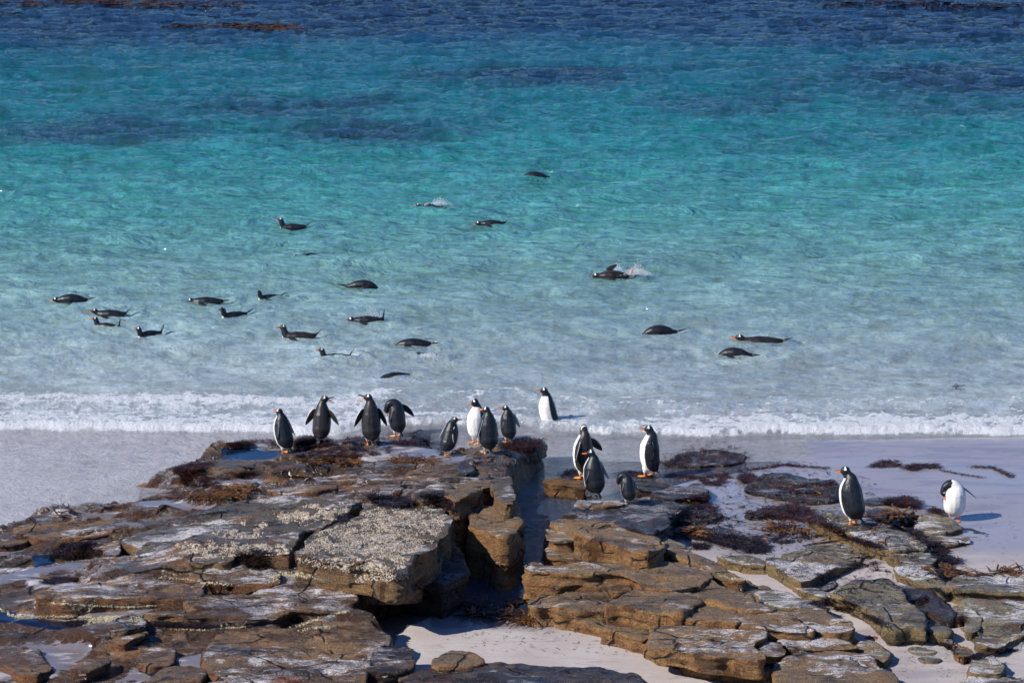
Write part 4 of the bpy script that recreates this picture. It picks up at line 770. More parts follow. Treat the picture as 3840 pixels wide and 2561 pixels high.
# ------------------------------------------------------------------ the sea
def ocean_tile(N, Lt, peak, wdir, spread, seed, powr=3.6):
    r = np.random.default_rng(seed); k1 = np.fft.fftfreq(N, Lt / N) * 2 * PI
    kx, ky = np.meshgrid(k1, k1); k = np.hypot(kx, ky); k[0, 0] = 1
    kp = 2 * PI / peak
    A = np.exp(-0.6 * (kp / k) ** 2.5) / k ** powr
    cs = (kx * math.cos(wdir) + ky * math.sin(wdir)) / k
    A = A * (0.06 + np.abs(cs) ** spread); A[0, 0] = 0
    g = (r.normal(size=(N, N)) + 1j * r.normal(size=(N, N))) * np.sqrt(A)
    hgt = np.fft.ifft2(g).real
    sx = np.fft.ifft2(1j * kx * g).real; sc = 1 / np.sqrt((sx ** 2).mean() * 2)
    dx = np.fft.ifft2(-1j * kx / k * g).real; dy = np.fft.ifft2(-1j * ky / k * g).real
    return hgt * sc, dx * sc, dy * sc, Lt
def samp(tile, x, y, ch=0):
    T = tile[ch]; N = T.shape[0]; a = (x / tile[3] * N) % N; b = (y / tile[3] * N) % N
    i = np.floor(a).astype(int); j = np.floor(b).astype(int); fa = a - i; fb = b - j; i %= N; j %= N; i2 = (i + 1) % N; j2 = (j + 1) % N
    return (T[j, i] * (1 - fa) + T[j, i2] * fa) * (1 - fb) + (T[j2, i] * (1 - fa) + T[j2, i2] * fa) * fb
T1 = ocean_tile(512, 21.0, 1.3, math.radians(-112), 2.0, 1)
T2 = ocean_tile(512, 33.0, 2.9, math.radians(-100), 3.0, 2)
T3 = ocean_tile(256, 5.3, 0.5, math.radians(-70), 1.2, 3)
rows = [22.6]; k_ = 1.25 / (H * FPX * 1024 / 3840)
while rows[-1] < 125: rows.append(rows[-1] + rows[-1] ** 2 * k_)
s_ = rows[-1] - rows[-2]
while rows[-1] < 1450: s_ *= 1.25; rows.append(rows[-1] + s_)
cs_ = axis(-4.0, 4.0, -0.275, 0.275, 1.6 / (FPX * 1024 / 3840), 1.5)
Yr, Ur = np.meshgrid(np.array(rows), cs_, indexing='ij'); X = Ur * Yr; Y = Yr.copy()
foamN = fbm(X * 1.0, Y * 1.6, oct=4, seed=61)
YF = 32.32 + 0.42 * pnoise(X * 0.55, X * 0 + 3.3) + 0.14 * pnoise(X * 2.3, X * 0 + 8.3) + 0.05 * pnoise(X * 7, X * 0 + 1.3) + 0.12 * np.abs(np.sin(X * 1.7 + 1)) * 0.5
YF = np.where(X < -1.9, YF + 0.02 * X * 0 + 0.10 * sstep(-2.2, -4.5, X) , YF) + 0.10 * sstep(1, 6, X)
YF = YF + 0.55 * sstep(-2.6, -1.9, X) * sstep(0.55, 0.1, X)
dF = Y - YF
amp = sstep(0.8, 5.0, dF) * 0.85 + 0.15 * sstep(0, 0.6, dF)
amp = amp * (0.75 + 0.35 * sstep(38, 70, Y))
h1 = samp(T1, X, Y) * 0.20 + samp(T2, X * .94 + Y * .34, Y * .94 - X * .34) * np.interp(Y, [36, 60], [.15, .21]) + samp(T3, X, Y) * 0.07 * sstep(75, 45, Y)
cx_ = samp(T1, X, Y, 1) * 0.105 + samp(T2, X * .94 + Y * .34, Y * .94 - X * .34, 1) * .09; cy_ = samp(T1, X, Y, 2) * 0.105 + samp(T2, X * .94 + Y * .34, Y * .94 - X * .34, 2) * .09
far = sstep(400, 130, Y)
Z = h1 * amp * far
XX = X - cx_ * amp * 1.15 * far; YY = Y - cy_ * amp * 1.15 * far
# rings and wakes round the swimmers
ring = np.zeros_like(X)
for (sx_, sy_) in [(166, 688), (254, 720), (246, 750), (344, 768), (475, 691), (538, 723), (618, 682), (672, 520), (712, 586), (832, 656), (845, 734), (684, 770), (770, 820), (950, 788), (968, 814), (905, 861), (1228, 408), (985, 476), (1130, 513), (1408, 633), (1516, 762), (1745, 782), (1688, 813)]:
    c_ = at_z(sx_ * 1.63333, sy_ * 1.63333, 0.0)
    m_ = (np.abs(X - c_[0]) < 1.9) & (np.abs(Y - c_[1]) < 1.9)
    ddx = X[m_] - c_[0]; ddy = (Y[m_] - c_[1]); rr_ = np.hypot(ddx * .62, ddy) + 0.04 * pnoise(ddx * 3, ddy * 3)
    ring[m_] += 0.020 * np.sin(rr_ * 24) * np.exp(-((rr_ - 0.28) / 0.30) ** 2) * (1 + .4 * np.sign(ddx)) 
Z = Z + ring
# breaking wave line
bore = 0.10 * sstep(0.0, 0.16, dF) * np.exp(-np.maximum(dF, 0) / 0.9) + 0.05 * np.exp(-((dF - 1.7) / 0.35) ** 2)
rag = fbm(X * 5, Y * 7, oct=3, seed=71)
dens = 0.95 * sstep(-0.06, 0.05, dF) * sstep(1.05, 0.15, dF) + 0.55 * sstep(0.2, 0.9, dF) * sstep(3.0, 1.6, dF) + 0.38 * np.exp(-((dF - 1.7) / 0.25) ** 2)
side_ = 0.55 + 0.45 * sstep(-1.2, -2.4, X) + 0.5 * sstep(1.0, 3.0, X)
dens = dens * np.clip(side_ + 0.5 * foamN, 0.15, 1.1) * np.where(dF > .9, 1 - 0.55 * sstep(1, 3, X) * sstep(0.9, 1.6, dF), 1)
dens = np.maximum(dens, 0.10 * sstep(6, 2, dF) * (dF > 0) * (1 + .8 * foamN))
lace = 1 - np.minimum(1, 3.2 * np.abs(fbm(X * 1.9 + 0.25 * rag, Y * 3.0 + 0.25 * rag, oct=3, seed=73))) 
lace = 0.5 * lace + 0.5 * (1 - np.minimum(1, 2.8 * np.abs(fbm(X * 5 + .2 * rag, Y * 8, oct=3, seed=75))))
foam = sstep(1 - dens * 0.98, 1.30 - dens * 0.98, lace * 0.72 + 0.28 * (rag + .5))
core = sstep(-0.05, 0.04, dF + 0.05 * rag) * sstep(0.42, 0.08, dF + 0.25 * rag)
foam = np.maximum(foam, core * 0.9 * np.clip(side_, 0, 1) * np.clip(.72 + .9 * rag + .5 * pnoise(X * .9, X * 0 + 5.5), .15, 1))
# left-over froth in the swash and a shallow ripple
film = sstep(0.0, -0.15, dF)
foam = np.maximum(foam, film * 0.30 * sstep(0.55, 0.95, 1 - np.minimum(1, 3 * np.abs(fbm(X * 2.2, Y * 3.5, oct=4, seed=77)))) * (X < 2.5))
Z = Z + bore + foam * (0.022 * rag + 0.02 * fbm(X * 13, Y * 16, oct=2, seed=79) + 0.012) * (dF > -.1)
calm = sstep(31.3, 30.0, Y) 
Z = Z + film * (0.004 + 0.002 * samp(T3, X * 1.6, Y * 1.6) * (1 - .55 * calm) + 0.006 * samp(T1, X * 2, Y * 2) * (1 - .8 * calm))
SZ = sand_z(X, Y)
depth = Z - SZ
op = 1 - np.exp(-np.maximum(depth, 0) * 1.25)
op = np.where(dF > -0.3, np.maximum(op, 0.5 * sstep(-1.3, 0.5, dF)), np.maximum(op, (0.62 * sstep(-1.5, -2.2, X) + .4 * sstep(-1.2, -.8, X) * (Y > 31)) * (Y > 26)))
iu, iv = img_of(X, Y, 0 * X)
stops = [(-400, (.002, .022, .09)), (0, (.002, .026, .105)), (45, (.002, .045, .14)), (115, (.002, .09, .20)), (200, (.002, .17, .24)), (380, (.004, .22, .26)), (560, (.02, .30, .31)), (800, (.085, .40, .375)), (1050, (.235, .46, .43)), (1300, (.37, .49, .475)), (1500, (.44, .49, .49)), (1640, (.46, .48, .50)), (2200, (.30, .28, .27))]
sv_v = [s[0] for s in stops]
ivn = iv + 60 * fbm(X * 0.12, Y * 0.10, oct=3, seed=81) * sstep(1400, 200, iv)
body = np.stack([np.interp(ivn, sv_v, [s[1][k] for s in stops]) for k in range(3)], -1)
ns = fbm(X * 0.35, Y * 0.16, oct=4, seed=83)
sky_wisp = 1 - np.minimum(1, 2.6 * np.abs(fbm(X * 1.1 + .3 * rag, Y * 0.9 + .3 * rag, oct=4, seed=91)))  # sky reflections on the ripples, painted into the body colour as pale wisps
sky_wisp2 = 1 - np.minimum(1, 2.6 * np.abs(fbm(X * 3.4 + .3 * rag, Y * 2.4, oct=3, seed=93)))
dark = np.zeros_like(X)
for (x0, y0, rx, ry, a) in [(180, 305, 300, 26, .75), (640, 250, 240, 26, .75), (820, 300, 200, 28, .8), (1250, 172, 260, 22, .85), (1720, 245, 190, 20, .7), (2180, 190, 330, 38, .9), (2250, 245, 200, 26, .6), (700, 65, 380, 20, .8), (1500, 50, 420, 24, .7), (2080, 65, 400, 40, .9), (150, 70, 360, 36, .7), (1000, 30, 700, 40, .9), (2320, 130, 120, 60, .5), (1560, 463, 60, 7, .4), (1900, 330, 260, 24, .3)]:
    e = np.hypot((iu / 1.63333 - x0 + 90 * ns) / (rx * 1.35), (iv / 1.63333 - y0 - 14 * ns) / (ry * 1.35)) + 0.65 * ns
    dark = np.maximum(dark, a * sstep(1.4, 0.15, e))
body = body * (1 - dark[..., None]) + np.array([.003, .024, .070]) * dark[..., None]
soft = 1 + 0.22 * fbm(X * 0.6, Y * 0.45, oct=3, seed=85)
wk = np.interp(iv, [0, 300, 900, 1500], [.15, .35, .75, 1.0])
body = body * soft[..., None] * np.interp(iv, [0, 300, 900, 1500], [.45, .62, .85, 1.1])[..., None]
body = body * (0.80 + wk * (0.42 * sky_wisp * sstep(-.3, .4, foamN + .1) + 0.30 * sky_wisp2))[..., None] + (wk * .05 * sky_wisp * sky_wisp2)[..., None]
fw = sstep(0.1, -0.1, dF)[..., None]; op = np.where(dF > -0.3, np.maximum(op, 0.62 * sstep(-1.5, -2.2, X)), op); body = body * (1 - fw) + (np.array([.52, .50, .53]) * (.88 + .14 * sky_wisp2[..., None] + .16 * fbm(X * 9, Y * 14, oct=3, seed=95)[..., None] + .22 * fbm(X * .8, Y * 1.3, oct=3, seed=97)[..., None])) * fw
ch = (sstep(-0.9, -0.4, X) * sstep(1.1, .7, X) * sstep(30.2, 29.2, Y))[..., None]; body = body * (1 - ch) + np.array([.035, .07, .13]) * ch; op = np.maximum(op, 0.55 * ch[..., 0] * sstep(0.01, .07, depth))  # channel shade and blue sky reflection painted into the water colour
cx2, cy2 = XX, YY
me = mesh_np('sea_water', np.stack([cx2, cy2, Z], -1).reshape(-1, 3), grid_faces(*X.shape),
    attrs={'opacity': op.ravel(), 'foam': foam.ravel(), 'body': body.reshape(-1, 3)})
t = NT('sea water'); co = t.coord()
n1 = t.noise(t.coord((1, 1.5, 1), (0, 0, .2)), 3.4, 5, 0.6, 0.5); n2 = t.noise(t.coord((1, 1.8, 1), (0, 0, -.25)), 17.0, 3, 0.6)
n0 = t.noise(t.coord((0.55, 1.5, 1), (0, 0, .15)), 1.5, 4, 0.6, 0.8)
hh = t.math('ADD', n1, t.math('MULTIPLY', n2, 0.5)); hh = t.math('ADD', hh, t.math('MULTIPLY', n0, t.map(t.n('ShaderNodeSeparateXYZ', ins={0: t.n('ShaderNodeNewGeometry').outputs['Position']}).outputs[1], 34, 48, 0.0, 5.5)))
bn = t.bump(hh, 0.068, 1.0)
fr = t.n('ShaderNodeFresnel', ins={'IOR': 1.38, 'Normal': bn}).outputs[0]
dif = t.n('ShaderNodeBsdfDiffuse', ins={'Color': t.attr('body', 'Color'), 'Normal': bn}).outputs[0]
tr = t.n('ShaderNodeBsdfTransparent', ins={'Color': t.mix(t.math('MULTIPLY', t.attr('opacity'), 2.5, clamp=True), (1.0, 1.0, 1.0), (0.80, 0.93, 0.93))}).outputs[0]
gl = t.n('ShaderNodeBsdfGlossy', ins={'Color': (1, 1, 1), 'Roughness': 0.06, 'Normal': bn}).outputs[0]
m1 = t.n('ShaderNodeMixShader', ins={0: t.attr('opacity'), 1: tr, 2: dif}).outputs[0]
m2 = t.n('ShaderNodeMixShader', ins={0: fr, 1: m1, 2: gl}).outputs[0]
fo = t.attr('foam'); fo = t.map(t.math('ADD', fo, t.math('MULTIPLY', t.math('SUBTRACT', t.noise(t.coord((1, 1.6, 1)), 20, 6, 0.8), 0.5), 1.5)), 0.25, 0.85)
fo = t.math('MULTIPLY', fo, t.map(t.attr('foam'), 0.02, 0.2))
bf = t.bump(t.noise(co, 22, 5, 0.8), 0.07, 1.0)
fd = t.bsdf(Base_Color=(0.76, 0.79, 0.82), Roughness=0.5, Normal=bf)
m3 = t.n('ShaderNodeMixShader', ins={0: fo, 1: m2, 2: fd}).outputs[0]
M['water'] = t.done(m3)
link('sea_water', me, M['water'], kind='structure')

# ------------------------------------------------------------------ penguins
def feather(name, darkc, dark2, white=(0.78, 0.77, 0.74)):
    t = NT(name); co = t.coord()
    f = t.map(t.noise(co, 9, 3, 0.6), 0.35, 0.65)
    sp = t.map(t.noise(co, 110, 2, 0.6), 0.5, 0.75)
    d = t.mix(f, darkc, dark2); d = t.mix(t.math('MULTIPLY', sp, 0.16), d, (0.25, 0.26, 0.28))
    w = t.math('ADD', t.attr('white'), t.math('MULTIPLY', t.math('SUBTRACT', t.noise(co, 60, 2, 0.5), 0.5), 0.10))
    wf = t.map(w, -0.03, 0.03)
    wc = t.mix(t.map(t.noise(co, 14, 3, .6), .4, .7), white, (0.66, 0.62, 0.56))
    c = t.mix(wf, d, wc)
    c = t.mix(t.map(t.attr('orange'), 0.4, 0.6), c, (0.62, 0.17, 0.02))
    bn = t.bump(t.noise(t.coord((1, 1, .5)), 70, 3, 0.7), 0.004, 0.8)
    return t.done(t.bsdf(Base_Color=c, Roughness=t.map(wf, 0, 1, 0.33, 0.7), Normal=bn, Specular_IOR_Level=0.3))
M['feather'] = feather('penguin feathers', (0.006, 0.007, 0.010), (0.014, 0.016, 0.021))
M['feather_brown'] = feather('penguin feathers brownish', (0.012, 0.010, 0.010), (0.026, 0.022, 0.021))
M['bill_o'] = plain('orange bill', (0.70, 0.17, 0.02), 0.35, 0.15, 30)
M['bill_k'] = plain('black bill ridge', (0.02, 0.015, 0.012), 0.35, 0.2, 30)
M['foot'] = plain('orange foot', (0.72, 0.26, 0.05), 0.5, 0.25, 25)
M['pinkfoot'] = plain('pale foot', (0.55, 0.42, 0.38), 0.5, 0.25, 25)
M['eye'] = plain('eye', (0.06, 0.02, 0.01), 0.1, 0.1, 5)
# unit sphere template
_b = bmesh.new(); bmesh.ops.create_uvsphere(_b, u_segments=14, v_segments=9, radius=1.0); bmesh.ops.triangulate(_b, faces=_b.faces[:])
SPV = np.array([tuple(v.co) for v in _b.verts]); SPF = np.array([[v.index for v in f.verts] for f in _b.faces]); _b.free()
def rotz(a): c, s = math.cos(a), math.sin(a); return np.array([[c, -s, 0], [s, c, 0], [0, 0, 1]])
def rotx(a): c, s = math.cos(a), math.sin(a); return np.array([[1, 0, 0], [0, c, -s], [0, s, c]])
def interp_spine(P, R, n=46):
    P = np.array(P, float); R = np.array(R, float); m = len(P)
    out = []; ro = []
    for q in np.linspace(0, m - 1, n):
        i = min(int(q), m - 2); f = q - i
        p0 = P[max(i - 1, 0)]; p1 = P[i]; p2 = P[i + 1]; p3 = P[min(i + 2, m - 1)]
        out.append(0.5 * ((2 * p1) + (-p0 + p2) * f + (2 * p0 - 5 * p1 + 4 * p2 - p3) * f * f + (-p0 + 3 * p1 - 3 * p2 + p3) * f ** 3))
        ro.append(R[i] * (1 - f) + R[i + 1] * f)
    return np.array(out), np.array(ro)
def tube(P, rx, rz, sidev, K=8):
    """closed tapered tube; rx along side vector, rz along third axis"""
    P = np.array(P, float); n = len(P); T = np.gradient(P, axis=0); T /= np.linalg.norm(T, axis=1)[:, None] + 1e-9
    V = []; fld = []
    for i in range(n):
        s = np.array(sidev, float); s = s - T[i] * s.dot(T[i]); s /= np.linalg.norm(s) + 1e-9; u_ = np.cross(T[i], s)
        for k in range(K):
            a = 2 * PI * k / K; V.append(P[i] + s * math.cos(a) * rx[i] + u_ * math.sin(a) * rz[i]); fld.append((math.sin(a), math.cos(a), i / (n - 1)))
    F4 = [(i * K + k, i * K + (k + 1) % K, (i + 1) * K + (k + 1) % K, (i + 1) * K + k) for i in range(n - 1) for k in range(K)]
    c0 = len(V); V.append(P[0]); V.append(P[-1]); fld += [(0, 0, 0), (0, 0, 1)]
    F3 = [(k, c0, (k + 1) % K) for k in range(K)] + [((n - 1) * K + k, (n - 1) * K + (k + 1) % K, c0 + 1) for k in range(K)]
    return np.array(V), np.array(F4), np.array(F3), np.array(fld)
def add_tube(name, P, rx, rz, sidev, mat, parent, K=8, white=None):
    V, F4, F3, fl = tube(P, rx, rz, sidev, K)
    at = {'white': white(fl) if white is not None else np.full(len(V), -1.0), 'orange': np.zeros(len(V))}
    return link(name, mesh_np(name, V, [F4, F3], attrs=at), mat, parent=parent)

def build_penguin(label, loc, yaw, spine, radii, bellyref, headdir, headc, t_neck, belly_thr=0.15, mat='feather', scale=1.0, beak=0.0, flippers=(), feet=(), tail=None, group=None, eyepatch=True, wpatch=1.0, footmat='foot', bands=False, bill=1.25, tailn=7, tailk=1.2):
    e = bpy.data.objects.new('penguin', None); COL.objects.link(e); e.empty_display_size = 0.1
    e.location = loc; e.rotation_euler = (0, 0, math.radians(yaw)); e.scale = (scale,) * 3
    e['label'] = label; e['category'] = 'penguin'
    if group: e['group'] = group
    P, R = interp_spine(spine, radii); n = len(P); T = np.gradient(P, axis=0); T /= np.linalg.norm(T, axis=1)[:, None]
    bref = np.array(bellyref, float); V = []; F = []
    B = []
    for i in range(n):
        b = bref - T[i] * bref.dot(T[i])
        if np.linalg.norm(b) < 0.15: b = B[-1] if B else np.array([0, 1, 0])
        b = b / np.linalg.norm(b); B.append(b); l = np.cross(T[i], b)
        m = np.stack([l * R[i][0], b * R[i][1], T[i] * min(R[i])], 1)
        F.append(SPF + len(SPV) * i); V.append(SPV @ m.T + P[i])
    B = np.array(B)
    extra = []
    for (p, r) in feet_balls(feet): extra.append((p, r))
    for p, r in extra:
        F.append(SPF + len(SPV) * len(V)); V.append(SPV * np.array(r) + np.array(p))
    V = np.concatenate(V); F = np.concatenate(F)
    me = eval_mesh(mesh_np('raw', V, F), [('REMESH', dict(mode='VOXEL', voxel_size=0.010)), ('SMOOTH', dict(factor=0.5, iterations=4))])
    nv = len(me.vertices); co = np.empty(nv * 3, np.float32); me.vertices.foreach_get('co', co); co = co.reshape(-1, 3).astype(float)
    best = np.full(nv, 1e9); bi = np.zeros(nv, int)
    for i in range(n):
        d = ((co - P[i]) ** 2).sum(1) / (R[i].mean() ** 2); k = d < best; best[k] = d[k]; bi[k] = i
    q = bi / (n - 1); o_ = co - P[bi]; o_ /= np.linalg.norm(o_, axis=1)[:, None] + 1e-9
    bc = (o_ * B[bi]).sum(1)
    wbody = np.minimum((bc - belly_thr) * 0.8, (t_neck - q) * 6.0)
    hd = np.array(headdir, float); hd /= np.linalg.norm(hd); up = np.array([0, 0, 1.0]); up = up - hd * hd.dot(up)
    if np.linalg.norm(up) < .3: up = np.array([0, -1.0, 0]) - hd * hd[1] * -1
    up /= np.linalg.norm(up); lf = np.cross(up, hd)
    hl = co - np.array(headc); fh = hl @ hd; uh = hl @ up; lh = np.abs(hl @ lf)
    wpt = np.minimum(np.minimum((0.0045 + 0.30 * np.maximum(lh - .012, 0) - np.abs(fh - 0.006)) * 20 * wpatch, (uh - 0.017) * 20), (0.07 - np.linalg.norm(hl, axis=1)) * 20)
    wh = np.maximum(wbody, wpt if eyepatch else -1)
    if bands: wh = np.maximum(wh, np.minimum((0.006 - np.abs(fh + 0.03)) * 40, (uh + .01) * 20))
    a = me.attributes.new('white', 'FLOAT', 'POINT'); a.data.foreach_set('value', wh.astype(np.float32))
    a = me.attributes.new('orange', 'FLOAT', 'POINT'); a.data.foreach_set('value', np.zeros(nv, np.float32))
    me.polygons.foreach_set('use_smooth', np.ones(len(me.polygons), bool)); me.name = 'body'
    me.materials.clear(); me.materials.append(M[mat])
    link('body', me, parent=e)
    # bill
    if bill > 0:
        hb = np.array(headc) + hd * 0.050
        Lb = 0.058 * bill
        dn = -up; op_ = beak
        uP = [hb + hd * Lb * f + up * (0.004 + op_ * 0.25 * Lb * f) + dn * (0.006 * f ** 3) for f in np.linspace(-0.25, 1, 6)]
        add_tube('upper_bill', uP, [.014, .012, .0095, .007, .0045, .0015], [.010, .0085, .007, .0055, .004, .0015], lf, M['bill_o'] if op_ < .2 else M['bill_k'], e, 6)
        cP = [p + up * 0.0065 for p in uP]
        add_tube('bill_ridge', cP, [.009, .008, .006, .0045, .0035, .0015], [.005] * 5 + [.001], lf, M['bill_k'], e, 6)
        lP = [hb + hd * Lb * f * 0.92 - up * (0.007 + op_ * 0.75 * Lb * max(f, 0)) for f in np.linspace(-0.2, 1, 5)]
        add_tube('lower_bill', lP, [.013, .011, .009, .007, .002], [.009, .0085, .007, .005, .001], lf, M['bill_o'], e, 6)
        for s in (-1, 1):
            ec = np.array(headc) + hd * 0.018 + up * 0.014 + lf * s * 0.0455
            me2 = mesh_np('eye', SPV * 0.0055 + ec, SPF); link('eye', me2, M['eye'], parent=e)
    # flippers: (root, direction, side vector (chord), bend vector, length)
    for (root, d, chord, bend, ln) in flippers:
        d = np.array(d, float); d /= np.linalg.norm(d); bend = np.array(bend, float)
        fs = np.linspace(0, 1, 9); Pp = [np.array(root) + d * ln * f + bend * ln * f * f for f in fs]
        rx = [.030, .040, .045, .046, .044, .040, .033, .022, .006]; rz = [.013, .010, .009, .008, .007, .006, .005, .004, .002]
        ch_ = np.array(chord, float); ch_ = ch_ - d * ch_.dot(d); inn = bref + np.array([-0.8 * np.sign(root[0]), 0, 0])
        sg = np.sign(np.cross(d, ch_).dot(inn)) or 1.0
        if d[2] > .3: sg = -sg
        add_tube('flipper', Pp, rx, rz, chord, M[mat], e, 10, white=lambda fl, sg=sg: np.maximum(sg * fl[:, 0] * 0.5 - 0.25, fl[:, 1] * -1 * 0.6 - 0.54))
    for (p, fy, rot_) in feet:
        make_foot(p, fy, rot_, e, footmat)
    if tail is not None:
        tp, td, tw, tl = tail; td = np.array(td, float); td /= np.linalg.norm(td); ax = np.cross(td, np.array(bellyref, float)); ax /= np.linalg.norm(ax) + 1e-9
        Vs = []; F4s = []; F3s = []; o0 = 0
        for k in range(tailn):
            a_ = (k / (tailn - 1) - .5) * tw; dd = td * math.cos(a_) + ax * math.sin(a_); l_ = tl * (1 - 0.25 * abs(k / (tailn - 1) - .5) * 2)
            V_, a4, a3, _ = tube([np.array(tp) + dd * l_ * f for f in (0, .5, .85, 1)], [.009 * tailk, .009 * tailk, .006 * tailk, .002], [.007 * tailk, .005 * tailk, .003, .001], ax, 5)
            Vs.append(V_); F4s.append(a4 + o0); F3s.append(a3 + o0); o0 += len(V_)
        Vs = np.concatenate(Vs)
        link('tail', mesh_np('tail', Vs, [np.concatenate(F4s), np.concatenate(F3s)], attrs={'white': np.full(len(Vs), -1.), 'orange': np.zeros(len(Vs))}), M[mat], parent=e)
    return e
def feet_balls(feet):
    out = []
    for (p, fy, rot_) in feet: out.append(((p[0] * 0.95, p[1] - 0.015, 0.115), (.042, .045, .055))); out.append(((p[0], p[1] - 0.005, 0.075), (.024, .026, .035)))
    return out
FOOT_ME = None
def make_foot(p, fy, rot_, parent, fm):
    ol = [(0, -.022), (.016, -.012), (.030, .040), (.043, .072), (.024, .062), (.004, .090), (-.004, .090), (-.018, .062), (-.043, .070), (-.030, .040), (-.016, -.012)]
    bm = bmesh.new(); lo = [bm.verts.new((x, y, .001)) for x, y in ol]; hi = [bm.verts.new((x * .86, y * .93, .013 if y < .03 else .008)) for x, y in ol]
    n = len(ol); bm.faces.new(lo[::-1]); bm.faces.new(hi)
    for i in range(n): bm.faces.new((lo[i], lo[(i + 1) % n], hi[(i + 1) % n], hi[i]))
    K = 6; rings = []
    for z, r, y in ((.008, .013, .0), (.03, .010, -.003), (.075, .014, -.006)):
        rings.append([bm.verts.new((r * math.cos(2 * PI * k / K), y + r * math.sin(2 * PI * k / K), z)) for k in range(K)])
    for a, b in ((0, 1), (1, 2)):
        for k in range(K): bm.faces.new((rings[a][k], rings[a][(k + 1) % K], rings[b][(k + 1) % K], rings[b][k]))
    bmesh.ops.triangulate(bm, faces=bm.faces[:])
    me = bpy.data.meshes.new('foot'); bm.to_mesh(me); bm.free()
    o = link('foot', me, M[fm], parent=parent); o.location = p; o.rotation_euler = (rot_ if rot_ else 0, 0, math.radians(fy))

def upright(label, fx, fy_, hpx, yaw, hyaw=0, hpitch=0, lean=0, wl=0.1, wr=0.1, beak=0, preen=0, mat='feather', hunch=0.0, sink=0.0, group=None, wings=(0, 0), fat=1.15, thr=0.2, bl=1.3, feet=True, step=0.0, z=None, footmat='foot', bands=False, hshift=0.0):
    u, v = fx * 1.63333, fy_ * 1.63333
    if z is None: loc, nrm, ob = hit(u, v); loc = Vector(loc)
    else: loc = Vector(at_z(u, v, z))
    A = rotx(-math.radians(lean))
    def tf(p): p = np.array(p, float); c = np.array([0, 0, .12]); return A @ (p - c) + c if p[2] > .1 else p
    pts = [((0, -.085, .105), .042, .040), ((0, -.045, .14), .094, .082), ((0, -.012, .20), .112 * fat, .108 * fat), ((0, .008, .29), .114 * fat, .116 * fat), ((0, .014, .38), .107 * fat, .110 * fat), ((0, .008, .46), .098, .098)]
    sp = [tf(p[0]) for p in pts]; R = [(p[1], p[2]) for p in pts]
    th = math.radians(hyaw); ph = math.radians(hpitch)
    hd = np.array([-math.sin(th) * math.cos(ph), math.cos(th) * math.cos(ph), math.sin(ph)])
    if preen == 0:
        n1 = tf((0, .0, .53 - hunch * .3)); sp.append(n1); R.append((.068, .072))
        n2 = n1 + np.array([hd[0] * .008, hd[1] * .008 + .008 + hshift, .05 - hunch * .4]); sp.append(n2); R.append((.048, .051))
        hc = n2 + np.array([hd[0] * .02, hd[1] * .02, .045]); sp.append(hc); R.append((.053, .051))
        sp.append(hc + hd * .028 - np.array([0, 0, .003])); R.append((.036, .034)); sp.append(hc + hd * .050 - np.array([0, 0, .004])); R.append((.016, .016))
        tneck = 0.585
    else:
        s = preen * max(1.0, fat / 1.08)
        for p, r in (((.035 * s, .02, .515), (.075, .075)), ((.085 * s, .035, .515), (.058, .06)), ((.118 * s, .05, .475), (.046, .048))): sp.append(tf(p)); R.append(r)
        hc = tf((.130 * s, .065, .42)); hd = np.array([-.25 * s, .14, -.95]); hd /= np.linalg.norm(hd)
        sp.append(hc); R.append((.041, .041)); sp.append(hc + hd * .03); R.append((.029, .029)); sp.append(hc + hd * .05); R.append((.016, .016))
        tneck = 0.56
    bref = A @ np.array([0, 1.0, 0])
    fl = []
    for s, w in ((-1, wl), (1, wr)):
        root = tf((s * .088, -.005, .475)); w_ = w
        dirv = A @ np.array([s * math.sin(w_), -.10, -math.cos(w_)])
        root = root + np.array([s * .004, 0, 0])
        kk = float(sstep(.15, .7, w_)) * (.85 if preen < 1 else 0); fl.append((root, dirv, A @ (np.array([0.15 * s, 1.0, 0]) * (1 - kk) + kk * np.array([-math.cos(w_) * s, 0.2, -math.sin(w_)])), np.array([s * .10 * (1 if w < .4 else -0.3), -.05, -.12 * min(1, w)]), .245))
    ft = [((-.05, .0 + step, 0), 12, 0), ((.05, .0 - step, 0), -12, 0)] if feet else []
    hgt = (hc[2] + .045) if preen == 0 else (tf((0, 0, .515))[2] + .075)
    dep = loc.y * math.cos(PITCH) - (loc.z - H) * math.sin(PITCH)
    sc = hpx * 1.63333 / (FPX / dep * 0.955) / hgt
    loc.z -= sink
    return build_penguin(label, loc, yaw, sp, R, bref, hd, hc, tneck, thr, mat, sc, beak, fl, ft, (tf((0, -.09, .10)), A @ np.array([0, -.55, -.6]), .55, .115), group, footmat=footmat, bands=bands, bill=bl)
GR = 'penguins standing on the shore rocks'
upright('penguin at the left end of the shelf ridge, seen from behind, standing in the pool', 655, 1040, 97, 42, hyaw=10, hunch=.05, lean=11, wl=.18, wr=.2, group=GR, mat='feather')
upright('penguin with both flippers out and open bill pointing right', 738, 1018, 105, -14, hyaw=-76, hpitch=2, lean=9, wl=.6, wr=.8, beak=.8, bl=1.6, group=GR, mat='feather_brown')
upright('penguin with both flippers out and wide open bill pointing left', 853, 1021, 113, 12, hyaw=80, hpitch=6, lean=4, wl=.62, wr=.5, beak=1.1, bl=1.6, group=GR, mat='feather_brown')
upright('penguin preening with its head tucked down, beside the open-billed pair', 913, 1001, 84, 28, preen=-1, fat=1.2, lean=5, wl=.2, wr=.85, group=GR)
upright('round-shouldered penguin looking right, leftmost of the group of four', 1028, 1047, 86, -42, hyaw=-48, hunch=.07, lean=15, fat=1.2, wl=.25, wr=.12, group=GR)
upright('white-bellied penguin looking down to the left in the group of four', 1092, 1017, 99, 138, hyaw=-40, hpitch=-30, lean=-5, fat=1.2, wl=.3, wr=.12, group=GR)
